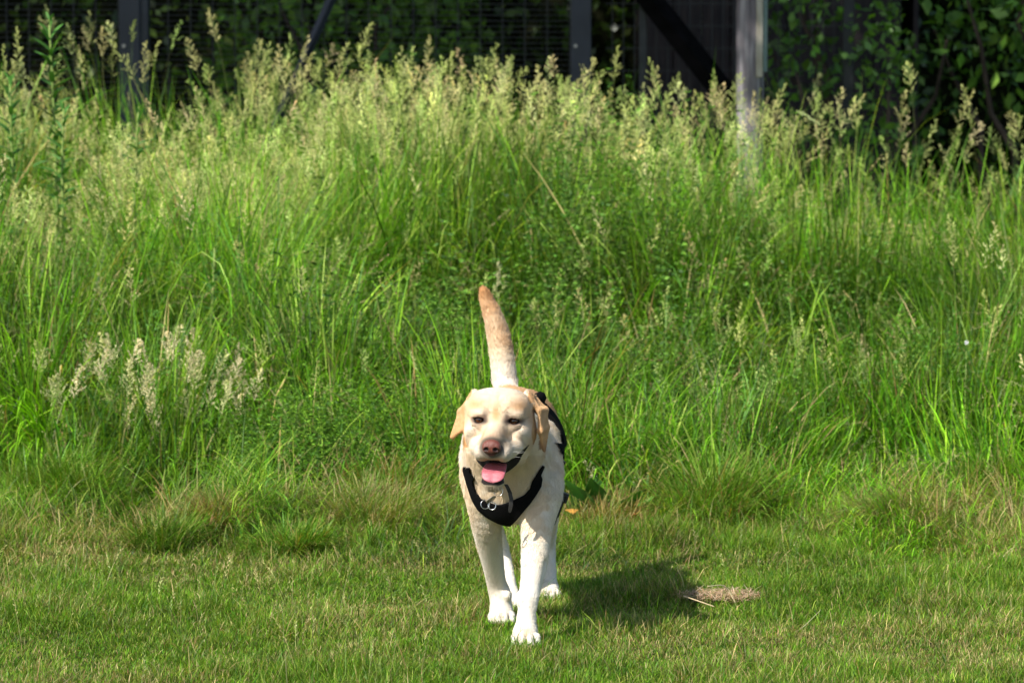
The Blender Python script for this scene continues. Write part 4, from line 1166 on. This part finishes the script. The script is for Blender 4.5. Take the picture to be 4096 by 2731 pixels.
def coat(V):
    """coat colour of the yellow labrador by place on the body, with some painted shade"""
    H = w2h(V)
    n = fbm(V[:, 0] * 60, V[:, 1] * 30 + V[:, 2] * 60, 1.0, 3)
    cream = np.array([0.78, 0.63, 0.44]); white = np.array([0.82, 0.775, 0.68]); tan = np.array([0.57, 0.31, 0.125]); orange = np.array([0.60, 0.30, 0.11])
    C = np.tile(cream, (len(V), 1)) * (0.94 + 0.12 * n)[:, None]
    def mix(w, c):
        nonlocal C
        w = np.clip(w, 0, 1)[:, None]
        C = C * (1 - w) + np.array(c) * w
    x, y, z = V.T
    head = (y < 9.67) & (z > 0.41)
    hd = head.astype(float)
    mix((1 - sstep(0.14, 0.34, z)) * 0.85, white)
    mix(sstep(9.86, 10.0, y) * sstep(0.40, 0.47, z) * (z < 0.6) * 0.75, tan)
    mix(sstep(0.36, 0.30, z) * 0.2 * (y > 9.7), white)
    mix((1 - hd) * (y < 9.82) * sstep(0.36, 0.46, z) * 0.35, white)
    # tail
    tl = (y > 10.42) & (z > 0.57)
    mix(tl * (0.75 - 0.75 * sstep(0.60, 0.68, z)), white)
    mix(tl * sstep(0.64, 0.72, z) * (0.10 + 0.32 * fbm(x * 90, z * 12, 1.0, 2, 61.0)), tan)
    mix(tl * sstep(0.745, 0.835, z) * 0.85, orange)
    # head
    mix(hd * (gauss(H, (0, 60, 78), (52, 60, 36)) * 0.8), white)
    mix(hd * gauss(H, (0, -8, 16), (11, 30, 20)) * 1.0, (0.66, 0.38, 0.17))
    mix(hd * gauss(H, (0, 20, 50), (6, 40, 16)) * 0.45, tan)
    for s in (-1, 1):
        mix(hd * gauss(H, (s * 52, 10, 36), (24, 40, 17)) * 0.8, tan)
        mix(hd * gauss(H, (s * 76, 50, -10), (18, 50, 60)) * 0.6, tan)
        mix(hd * gauss(H, (s * 34, 60, -112), (22, 60, 12)) * 0.3, tan)
        mix(hd * gauss(H, (s * 43, 0, 22), (16, 30, 6)) * 0.5, white)
        mix(hd * gauss(H, (s * 62, 10, -30), (22, 40, 24)) * 0.5, white)
        mix(hd * gauss(H, (s * 24, -40, -32), (13, 30, 18)) * 0.8, tan)
        mix(hd * gauss(H, (s * 48, 0, -22), (16, 30, 9)) * 0.5, (0.42, 0.33, 0.25))
        mix(hd * gauss(H, (s * 32, -60, -72), (20, 36, 18)) * 0.8, (0.55, 0.49, 0.43))
        mix(hd * gauss(H, (s * 56, 16, -36), (6, 20, 12)) * 0.5, (0.50, 0.36, 0.24))
    mix(hd * gauss(H, (0, -74, -28), (21, 22, 11)) * 0.9, (0.36, 0.20, 0.12))
    # shade of brow folds and eye-to-cheek crease, painted as dark lines
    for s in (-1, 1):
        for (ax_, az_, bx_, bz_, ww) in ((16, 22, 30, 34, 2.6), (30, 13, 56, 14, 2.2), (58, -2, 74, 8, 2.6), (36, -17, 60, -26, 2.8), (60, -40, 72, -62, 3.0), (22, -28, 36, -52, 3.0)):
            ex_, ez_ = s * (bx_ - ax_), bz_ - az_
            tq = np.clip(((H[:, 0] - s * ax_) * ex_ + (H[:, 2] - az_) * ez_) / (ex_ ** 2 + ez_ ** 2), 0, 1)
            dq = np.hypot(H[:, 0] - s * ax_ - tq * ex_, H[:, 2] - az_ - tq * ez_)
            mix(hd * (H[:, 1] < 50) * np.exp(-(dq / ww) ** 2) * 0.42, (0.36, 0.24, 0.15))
    ears = head & (((np.abs(H[:, 0]) > 84) & (H[:, 2] > -90)) | ((np.abs(H[:, 0]) > 70) & (H[:, 2] > 42) & (H[:, 1] > 35)))
    mix(ears * (0.80 + 0.2 * sstep(10, -60, H[:, 2])), (0.62, 0.36, 0.155))
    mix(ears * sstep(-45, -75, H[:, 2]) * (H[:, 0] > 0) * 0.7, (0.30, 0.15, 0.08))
    # dark skin: eye rims, tear marks, nose edge, lips, mouth
    dark = np.zeros(len(V))
    for (ex, ez) in EYES:
        s = 1 if ex > 0 else -1
        dx = H[:, 0] - ex; dz = H[:, 2] - ez - s * dx * -0.06
        e = np.sqrt((dx / 14.5) ** 2 + (dz / 8.8) ** 2)
        fr = H[:, 1] < 30
        mix(hd * fr * (1 - sstep(0.95, 2.0, e)) * 0.75, (0.22, 0.13, 0.09))
        dark = np.maximum(dark, hd * fr * (1 - sstep(0.85, 1.2, e)))
        mix(hd * fr * gauss(H, (ex - s * 16, -6, ez - 1), (11, 40, 8.5)) * 1.0, (0.07, 0.05, 0.045))
        mix(hd * fr * gauss(H, (ex - s * 17, -6, ez + 11), (7, 40, 12)) * 0.9, (0.14, 0.09, 0.07))
        mix(hd * fr * gauss(H, (ex + s * 17, -6, ez - 1), (7, 40, 5)) * 0.8, (0.14, 0.09, 0.07))
        mix(hd * fr * gauss(H, (ex, -6, ez - 12), (14, 40, 6)) * 0.35, (0.35, 0.24, 0.17))
    dark = np.maximum(dark, hd * (1 - sstep(1.0, 1.42, np.sqrt((H[:, 0] / 27) ** 2 + ((H[:, 2] + 57) / 23) ** 2))) * (H[:, 1] < -45) * 0.85)
    mh = np.zeros(len(V)); q = head & (H[:, 1] < 44) & (H[:, 2] < -50)
    mh[q] = sstep(2.5, -0.5, MOUTH(H[q, 0], H[q, 2]))
    dark = np.maximum(dark, mh)
    mix(hd * gauss(H, (0, -72, -92), (16, 20, 7)) * 0.5, (0.20, 0.16, 0.13))
    mix(hd * gauss(H, (0, -60, -158), (24, 30, 5)) * 0.6, (0.12, 0.10, 0.09))
    mix(dark, (0.022, 0.016, 0.015))
    # nails and shade painted dark between the toes
    for (tx, ty, ts) in TOES:
        mix((np.abs(x - tx - 0.0088 * ts) < 0.0022) * (y < ty + 0.012) * (np.abs(y - ty) < 0.04) * (z < 0.036) * (tx < max(t[0] for t in TOES if t[2] == ts and abs(t[1] - ty) < 0.03) - 0.001) * 0.5, (0.26, 0.18, 0.12))
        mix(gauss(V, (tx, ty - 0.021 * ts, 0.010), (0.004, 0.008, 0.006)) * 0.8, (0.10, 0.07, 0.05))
    mix(((y < 9.70) & (x > 0)) * gauss(V, (0.034, 9.53, 0.042), (0.016, 0.03, 0.012)) * 0.5, tan)
    # random darker streaks on the lower legs
    st = fbm(x * 120 + y * 60, z * 14, 1.0, 2, 88.0)
    mix((z < 0.30) * sstep(0.52, 0.75, st) * 0.16, (0.50, 0.40, 0.30))
    mix((z < 0.30) * (x < 0.0) * (y < 10.0) * 0.25, (0.60, 0.48, 0.34))  # trailing foreleg tinted darker, its shade painted into the coat
    # random warmer patches on shoulder and neck
    sw = fbm(x * 16 + 3, z * 22 + y * 9, 1.0, 3, 118.0)
    mix((1 - hd) * sstep(0.50, 0.72, sw) * (z > 0.28) * (0.12 + 0.28 * (y > 9.9)), tan)
    mix((1 - hd) * (y < 9.86) * sstep(0.48, 0.34, sw) * 0.5, white)
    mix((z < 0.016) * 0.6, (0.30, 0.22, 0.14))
    return C, dark

BC_, BDARK = coat(BV)          # coat and skin markings, plus shade painted on folds, toes and one foreleg
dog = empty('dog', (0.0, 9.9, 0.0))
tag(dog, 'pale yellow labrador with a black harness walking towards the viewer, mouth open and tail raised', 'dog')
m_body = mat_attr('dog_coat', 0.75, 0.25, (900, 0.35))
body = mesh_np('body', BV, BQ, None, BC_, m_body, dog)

# ---- chest panel, girth strap and saddle, all hugging the trunk
F0 = G.F.copy()
def poly2d(P):
    P = np.array(P)
    def fn(x, z):
        d = np.full(np.broadcast(x, z).shape, 9.0); s = np.ones_like(d)
        n = len(P); j = n - 1
        for i in range(n):
            e = P[j] - P[i]; wx, wz = x - P[i][0], z - P[i][1]
            t = np.clip((wx * e[0] + wz * e[1]) / (e @ e), 0, 1)
            d = np.minimum(d, (wx - t * e[0]) ** 2 + (wz - t * e[1]) ** 2)
            a, b, c = z >= P[i][1], z < P[j][1], e[0] * wz > e[1] * wx
            s = np.where((a & b & c) | (~a & ~b & ~c), -s, s)
            j = i
        return s * np.sqrt(d)
    return fn
yp = 9.70
pl = [c1(a, b, yp) for a, b in [(330, 860), (262, 895), (256, 930), (290, 1040), (318, 1130), (350, 1215), (400, 1300), (480, 1370), (560, 1415), (630, 1460), (700, 1478), (775, 1482),
                                (722, 1436), (775, 1370), (830, 1295), (900, 1215), (962, 1130), (1012, 1050), (1022, 985), (1008, 940), (1045, 860), (1020, 842), (985, 890), (925, 985), (900, 1060), (850, 1118), (740, 1165),
                                (650, 1205), (590, 1216), (500, 1195), (430, 1165), (385, 1110), (362, 1030), (372, 960), (340, 925)]]
pf = poly2d([(p[0], p[2]) for p in pl])
i, X, Y, Z = G.sub((-0.18, 9.55, 0.24), (0.18, 9.90, 0.52))
P2 = pf(X[:, :, 0], Z[0, :, :]) if False else pf(X[:, 0, :], Z[0, 0, :][None, :])[:, None, :]
HG = Grid(G.x[i[0]], G.y[i[1]], G.z[i[2]])
hp = np.maximum(F0[i] - 0.0075, P2)
hp = np.maximum(hp, (Y - 9.86) + 0 * hp)
HG.F = hp.astype(np.float32)
hv, hq = HG.mesh()
m_web = mat_noise('black_webbing', (0.0025, 0.0025, 0.0025), (0.009, 0.0085, 0.009), 420, 0.95, 0, 0.06, bump=0.6, bdist=0.002)
m_plastic = mat_noise('black_plastic', (0.012, 0.012, 0.013), (0.02, 0.02, 0.022), 60, 0.35, 0, 0.5, bump=0.05)
m_metal = mat_noise('steel', (0.55, 0.54, 0.52), (0.72, 0.71, 0.69), 200, 0.25, 1.0, bump=0.05)
harness = mesh_np('harness', hv, hq, None, None, m_web, dog)
harness['label'] = 'black mesh dog harness with chest panel, girth strap and back handle'
i2, X, Y, Z = G.sub((-0.18, 9.78, 0.22), (0.18, 10.12, 0.66))
bf = F0[i2]
band = np.maximum(bf - 0.002 - 0.010 * np.clip((X + 0.03) / 0.06, 0, 1), np.abs(Y - (10.0 + 0.10 * (Z - 0.4))) - 0.015)
side = np.clip((X + 0.03) / 0.06, 0, 1)
sad = np.maximum(bf - 0.003 - 0.017 * side, np.maximum(np.abs(Y - 9.97) - 0.075, 0.462 - Z + 0 * X))
shs = np.maximum(bf - 0.008, np.maximum(np.abs(Z - 0.475 + 0.15 * (Y - 9.8)) - 0.014, Y - 9.95) + 0 * X)
sad = np.maximum(sad, -0.05 - X); shs = np.maximum(shs, -0.03 - X)
h = np.maximum(0.01 - np.abs(band - sad), 0) / 0.01
HG2 = Grid(G.x[i2[0]], G.y[i2[1]], G.z[i2[2]]); HG2.F = (np.minimum(np.minimum(band, sad), shs) - h * h * 0.0025).astype(np.float32)
sv, sq = HG2.mesh()
mesh_np('girth_strap', sv, sq, None, None, m_web, harness)
b = MB()
hc = c1(1000, 243, 9.98)
b.tube([(hc[0] - 0.035, 9.90, hc[2] - 0.02), (hc[0] - 0.012, 9.93, hc[2] + 0.006), (hc[0], 9.98, hc[2] + 0.008), (hc[0], 10.02, hc[2] + 0.002), (hc[0] - 0.02, 10.06, hc[2] - 0.03)], [0.013, 0.015, 0.017, 0.016, 0.013], 8)
b.build('handle', m_web, harness, True)
b = MB()
bc = np.array(c1(1178, 1250, 9.985)); rot = roty(20)
b.box(bc, (0.016, 0.034, 0.052), rot)
b.box(bc + rot @ np.array([0.002, 0, 0.034]), (0.024, 0.030, 0.014), rot)
b.box(bc + rot @ np.array([0.0, 0, -0.036]), (0.012, 0.028, 0.026), rot)
b.box(bc + rot @ np.array([0.010, 0.018, 0.026]), (0.008, 0.006, 0.020), rot)
b.box(bc + rot @ np.array([0.010, -0.018, 0.026]), (0.008, 0.006, 0.020), rot)
b.build('buckle', m_plastic, harness, False, 0.002)
b = MB()
kc = c1(1205, 845, 9.99)
b.box(kc, (0.012, 0.034, 0.020), roty(25))
b.build('strap_slider', m_plastic, harness, False, 0.002)

# ---- nose
NG = Grid(np.arange(-0.085, 0.03, 0.0012), np.arange(9.335, 9.43, 0.0012), np.arange(0.48, 0.57, 0.0012))
HE(NG, (0, -86, -50), (21, 15, 14), 8)
HE(NG, (0, -88, -60), (17, 14, 17), 8)
for s in (-1, 1):
    HE(NG, (s * 14, -87, -57), (9.5, 13, 11.5), 6)
    HE(NG, (s * 11.5, -102, -60), (5.2, 9, 4.2), 3, sub=True, rot=roty(s * 20))
    HC(NG, (s * 14, -98, -62), (s * 24, -92, -64), 1.6, 1.0, 3, sub=True)
HC(NG, (0, -104, -58), (0, -98, -82), 1.0, 1.2, 3, sub=True)
nv, nq = NG.mesh()
NH = w2h(nv)
nc = np.tile(np.array([0.165, 0.050, 0.032]), (len(nv), 1)) * (0.8 + 0.4 * fbm(nv[:, 0] * 500, nv[:, 2] * 500, 1, 2))[:, None]
w = np.clip(sstep(-60, -72, NH[:, 2]) + 1 - sstep(0.9, 1.5, np.sqrt(((np.abs(NH[:, 0]) - 11.5) / 6) ** 2 + ((NH[:, 2] + 60) / 5) ** 2)), 0, 1) * 0.92
nc = nc * (1 - w[:, None]) + np.array([0.03, 0.016, 0.014]) * w[:, None]
m_nose = mat_attr('nose_leather', 0.33, 0.5, (1400, 0.5))
mesh_np('nose', nv, nq, None, nc, m_nose, dog)

# ---- eyes
m_eye, t_, b_ = newmat('eye_brown')
g_ = t_.nodes.new('ShaderNodeAttribute'); g_.attribute_name = 'col'
t_.links.new(g_.outputs['Color'], b_.inputs['Base Color'])
b_.inputs['Roughness'].default_value = 0.10
b_.inputs['Coat Weight'].default_value = 0.6
for (ex, ez) in EYES:
    n1, n2 = 20, 28
    V = [(0, -1, 0)] + [(math.sin(PI * a / n1) * math.cos(2 * PI * k / n2), -math.cos(PI * a / n1), math.sin(PI * a / n1) * math.sin(2 * PI * k / n2)) for a in range(1, n1) for k in range(n2)] + [(0, 1, 0)]
    V = np.array(V); rr = np.sqrt(V[:, 0] ** 2 + V[:, 2] ** 2)
    C = np.where((rr < 0.30)[:, None], (0.004, 0.003, 0.003), np.where((rr < 0.72)[:, None], (0.085, 0.028, 0.010), (0.03, 0.02, 0.018)))
    C[V[:, 1] > 0] = (0.05, 0.03, 0.03)
    W = np.array([hw((ex - (1.5 if ex > 0 else -1.0) + p[0] * 12.2, 6.5 + p[1] * 12.2, ez + p[2] * 12.2)) for p in V])  # eyeball
    Q = [(1 + a * n2 + k, 1 + (a + 1) * n2 + k, 1 + (a + 1) * n2 + (k + 1) % n2, 1 + a * n2 + (k + 1) % n2) for a in range(n1 - 2) for k in range(n2)]
    T = [(0, 1 + k, 1 + (k + 1) % n2) for k in range(n2)] + [(len(V) - 1, 1 + (n1 - 2) * n2 + (k + 1) % n2, 1 + (n1 - 2) * n2 + k) for k in range(n2)]
    mesh_np('eye', W, Q, T, C, m_eye, dog)

# ---- tongue
path = [(0, 30, -112, 20, 5), (0, 5, -111, 25, 6), (0, -22, -114, 28, 6.5), (0, -42, -119, 29.5, 6), (0, -56, -124, 29.5, 5.5), (0, -64, -134, 27.5, 5), (0, -69, -140, 22.5, 4.5), (0, -71, -144, 14, 3.5), (0, -72, -146, 3, 1.5)]
pp = np.array(path, float)
s_ = np.linspace(0, len(pp) - 1, 34)
pp = np.stack([np.interp(s_, np.arange(len(pp)), pp[:, k]) for k in range(5)], 1)
tg = np.gradient(pp[:, :3], axis=0); tg /= np.linalg.norm(tg, axis=1)[:, None]
V, C = [], []
nr = 24
for (x0, y0, z0, w0, h0), t0 in zip(pp, tg):
    nn = np.cross((1, 0, 0), t0)
    if nn[2] < 0: nn = -nn
    for k in range(nr):
        th = 2 * PI * k / nr
        cx, sx = math.cos(th), math.sin(th)
        gro = -1.4 * math.exp(-(cx / 0.12) ** 2) if sx > 0 else 0
        cup = 2.6 * cx * cx
        V.append(hw(np.array([x0 + 2.5, y0, z0]) + np.array([cx * w0, 0, 0]) + nn * (sx * h0 + gro + cup)))
        C.append(np.array([0.43, 0.115, 0.14]) * (0.9 + 0.2 * random.random()))
Q = [(a * nr + k, a * nr + (k + 1) % nr, (a + 1) * nr + (k + 1) % nr, (a + 1) * nr + k) for a in range(len(pp) - 1) for k in range(nr)]
m_tongue = mat_attr('tongue_skin', 0.32, 0.5, (700, 0.4))
m_tongue.node_tree.nodes['Principled BSDF'].inputs['Subsurface Weight'].default_value = 0.15
m_tongue.node_tree.nodes['Principled BSDF'].inputs['Subsurface Scale'].default_value = 0.004
mesh_np('tongue', V, Q, None, C, m_tongue, dog)

# ---- collar with rings and tag
b = MB()
cl = np.array([-0.020, 9.675, 0.485])
ang = np.linspace(0, 2 * PI, 49)
b.tube([cl + np.array([0.078 * math.cos(a), 0.060 * math.sin(a), 0.045 * math.sin(a)]) for a in ang], 0.007, 8, False)
m_leather = mat_noise('worn_black_leather', (0.012, 0.011, 0.010), (0.035, 0.032, 0.028), 90, 0.5, 0, 0.4)
collar = b.build('collar', m_leather, dog, True)
yc = 9.585
def ribbon(mb, pts, w, th):
    pts = np.array(pts)
    for p, q, w0, w1 in zip(pts[:-1], pts[1:], w[:-1], w[1:]):
        V = []
        for c, ww in ((p, w0), (q, w1)):
            for sx, sy in ((-1, -1), (1, -1), (1, 1), (-1, 1)):
                V.append(c + np.array([sx * ww / 2, sy * th / 2, 0]))
        mb.add(V, [(0, 1, 5, 4), (1, 2, 6, 5), (2, 3, 7, 6), (3, 0, 4, 7), (3, 2, 1, 0), (4, 5, 6, 7)])
b = MB()
ribbon(b, [c1(672, 1035, yc), c1(692, 1070, yc), c1(713, 1120, yc), c1(724, 1180, yc - 0.003), c1(720, 1240, yc - 0.004), c1(712, 1290, yc - 0.003), c1(710, 1306, yc - 0.002)], [0.009, 0.010, 0.0105, 0.0105, 0.010, 0.0085, 0.004], 0.0035)
b.build('collar_end', m_leather, collar, False, 0.0008)
for (cx, cy, rr, ty, wd) in ((602, 1103, 0.0112, 0.0, 0.00075), (476, 1226, 0.0112, 0.3, 0.0011), (541, 1240, 0.0098, -0.2, 0.0013)):
    b = MB(); c = c1(cx, cy, yc - 0.012)
    b.torus(c, (1, ty, 0), (0, 0.15, 1), rr, wd)
    b.build('ring', m_metal, collar, True)
b = MB()
c = np.array(c1(533, 1180, yc - 0.013))
dr = np.array([0.85, 0, 0.6]); dr /= np.linalg.norm(dr); pr = np.array([-0.35, -0.75, 0.5]); pr /= np.linalg.norm(pr)
nn = np.cross(dr, pr)
rim = [c + dr * 0.0145 * math.cos(a) + pr * 0.0085 * math.sin(a) for a in np.linspace(0, 2 * PI, 24, endpoint=False)]
b.add([p + nn * 0.0008 for p in rim] + [p - nn * 0.0008 for p in rim] + [c + nn * 0.0009, c - nn * 0.0009],
      [(k, (k + 1) % 24, 24 + (k + 1) % 24, 24 + k) for k in range(24)],
      [(48, (k + 1) % 24, k) for k in range(24)] + [(49, 24 + k, 24 + (k + 1) % 24) for k in range(24)])
m_tag = mat_noise('tarnished_brass', (0.20, 0.17, 0.13), (0.42, 0.38, 0.32), 300, 0.4, 0.9)
b.build('tag', m_tag, collar, True)

# ---- short fur as hair curves rooted on the body
def make_fur(count):
    Vt = BV; tri = np.concatenate([BQ[:, [0, 1, 2]], BQ[:, [0, 2, 3]]])
    a, b_, c = Vt[tri[:, 0]], Vt[tri[:, 1]], Vt[tri[:, 2]]
    ar = np.linalg.norm(np.cross(b_ - a, c - a), axis=1)
    cen = (a + b_ + c) / 3
    wgt = ar * np.where((cen[:, 1] < 9.67) & (cen[:, 2] > 0.42), 1.8, 1.0) * np.where(cen[:, 1] > 9.85, 0.75, 1.0)
    r = np.random.default_rng(5)
    f = r.choice(len(tri), count, p=wgt / wgt.sum())
    u, v = r.random(count), r.random(count)
    m = u + v > 1; u[m] = 1 - u[m]; v[m] = 1 - v[m]
    P = a[f] + (b_[f] - a[f]) * u[:, None] + (c[f] - a[f]) * v[:, None]
    e = 0.0015
    N = np.stack([sample(F0, P + np.eye(3)[k] * e, G) - sample(F0, P - np.eye(3)[k] * e, G) for k in range(3)], 1)
    N /= np.linalg.norm(N, axis=1)[:, None] + 1e-9
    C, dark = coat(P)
    H = w2h(P)
    x, y, z = P.T
    head = (y < 9.66) & (z > 0.43)
    keep = dark < 0.45
    # not under the nose or inside the mouth, nor under the harness
    keep &= ~(head & (np.sqrt((H[:, 0] / 25) ** 2 + ((H[:, 2] + 57) / 21) ** 2) < 1.0) & (H[:, 1] < -66))
    hpan = np.maximum(pf(x, z - 0.004), y - 9.86)
    keep &= ~((hpan < 0.001) & (y < 9.86))
    bd = np.abs(y - (10.0 + 0.10 * (z - 0.4))) < 0.015
    sd_ = (np.abs(y - 9.97) < 0.075) & (z > 0.462)
    keep &= ~(bd | sd_)
    keep &= z > 0.004
    P, N, C, H, head = P[keep], N[keep], C[keep], H[keep], head[keep]
    x, y, z = P.T; n = len(P)
    D = np.tile(np.array([0.0, 0.75, -0.65]), (n, 1))
    L = np.full(n, 0.009)
    low = z < 0.36
    D[low] = (0.0, 0.15, -1.0); L[low] = 0.0065; L[z < 0.2] = 0.0045
    ch = (y < 9.80) & (z < 0.50) & (z > 0.36)
    D[ch] = (0.0, -0.1, -1.0); L[ch] = 0.013
    tl = (y > 10.42) & (z > 0.57)
    D[tl] = (-0.25, 0.0, 1.0); L[tl] = 0.011
    nose = hw((0, -95, -50))
    dh = P[head] - nose; D[head] = dh / np.linalg.norm(dh, axis=1)[:, None] * [1, 1, 0.8]
    hl = np.interp(np.linalg.norm(dh, axis=1), [0.02, 0.06, 0.12, 0.2], [0.002, 0.0028, 0.0042, 0.007])
    L[head] = hl
    eardn = np.zeros(n, bool); eardn[head] = np.abs(H[head][:, 0]) > 84
    D[eardn] = (0, 0, -1); L[eardn] = 0.0035
    thr = head & (H[:, 2] < -100) & (H[:, 1] > -10)
    D[thr] = (0, 0.2, -1); L[thr] = 0.011
    D = D - N * (D * N).sum(1)[:, None]
    D /= np.linalg.norm(D, axis=1)[:, None] + 1e-6
    cl_ = np.stack([fbm(x * 70, z * 70 + y * 50, 1, 2, 3.0), fbm(x * 70, z * 70 + y * 50, 1, 2, 23.0), fbm(x * 70, z * 70 + y * 50, 1, 2, 43.0)], 1) - 0.5
    hs_ = np.where(head, 0.5, 1.0)[:, None]
    D = D + r.normal(0, 0.14, D.shape) * hs_ + cl_ * 0.55 * hs_
    L = L * r.uniform(0.6, 1.25, n)
    k = 4
    pts = np.zeros((n, k, 3), np.float32)
    for j in range(k):
        t = j / (k - 1)
        pts[:, j] = P + (D * t * 0.95 + N * (0.26 * t - 0.12 * t * t)) * L[:, None]
    cd = bpy.data.hair_curves.new('fur')
    cd.add_curves([k] * n)
    cd.attributes['position'].data.foreach_set('vector', pts.ravel())
    ra = cd.attributes.new('radius', 'FLOAT', 'POINT') if 'radius' not in cd.attributes else cd.attributes['radius']
    rad = np.tile(np.array([0.00032, 0.00028, 0.0002, 0.00006], np.float32), n)
    ra.data.foreach_set('value', rad)
    ca = cd.attributes.new('col', 'FLOAT_COLOR', 'CURVE')
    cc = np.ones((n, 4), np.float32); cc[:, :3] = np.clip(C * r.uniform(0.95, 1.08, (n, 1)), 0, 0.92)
    ca.data.foreach_set('color', cc.ravel())
    m = mat_attr('fur_strands', 0.6, 0.15)
    o = bpy.data.objects.new('fur', cd); COL.objects.link(o); cd.materials.append(m)
    o.parent = dog; o.matrix_parent_inverse = dog.matrix_basis.inverted()
make_fur(330000)
# ---- whiskers
m_wh = mat_noise('whisker_white', (0.7, 0.66, 0.58), (0.8, 0.77, 0.7), 50, 0.5)
rr_ = random.Random(4)
for s in (-1, 1):
    b = MB()
    for k in range(7):
        p = np.array(hw((s * (28 + 5 * (k % 3)), -58 + 12 * (k // 3), -66 - 9 * (k % 3))))
        q = p + np.array([s * (0.030 + rr_.random() * 0.015), -0.012 + rr_.random() * 0.02, -0.004 + rr_.random() * 0.02])
        b.tube([p, (p + q) / 2 + np.array([0, 0, 0.003]), q], [0.0003, 0.00025, 0.0001], 5)
    b.build('whiskers', m_wh, dog, True)
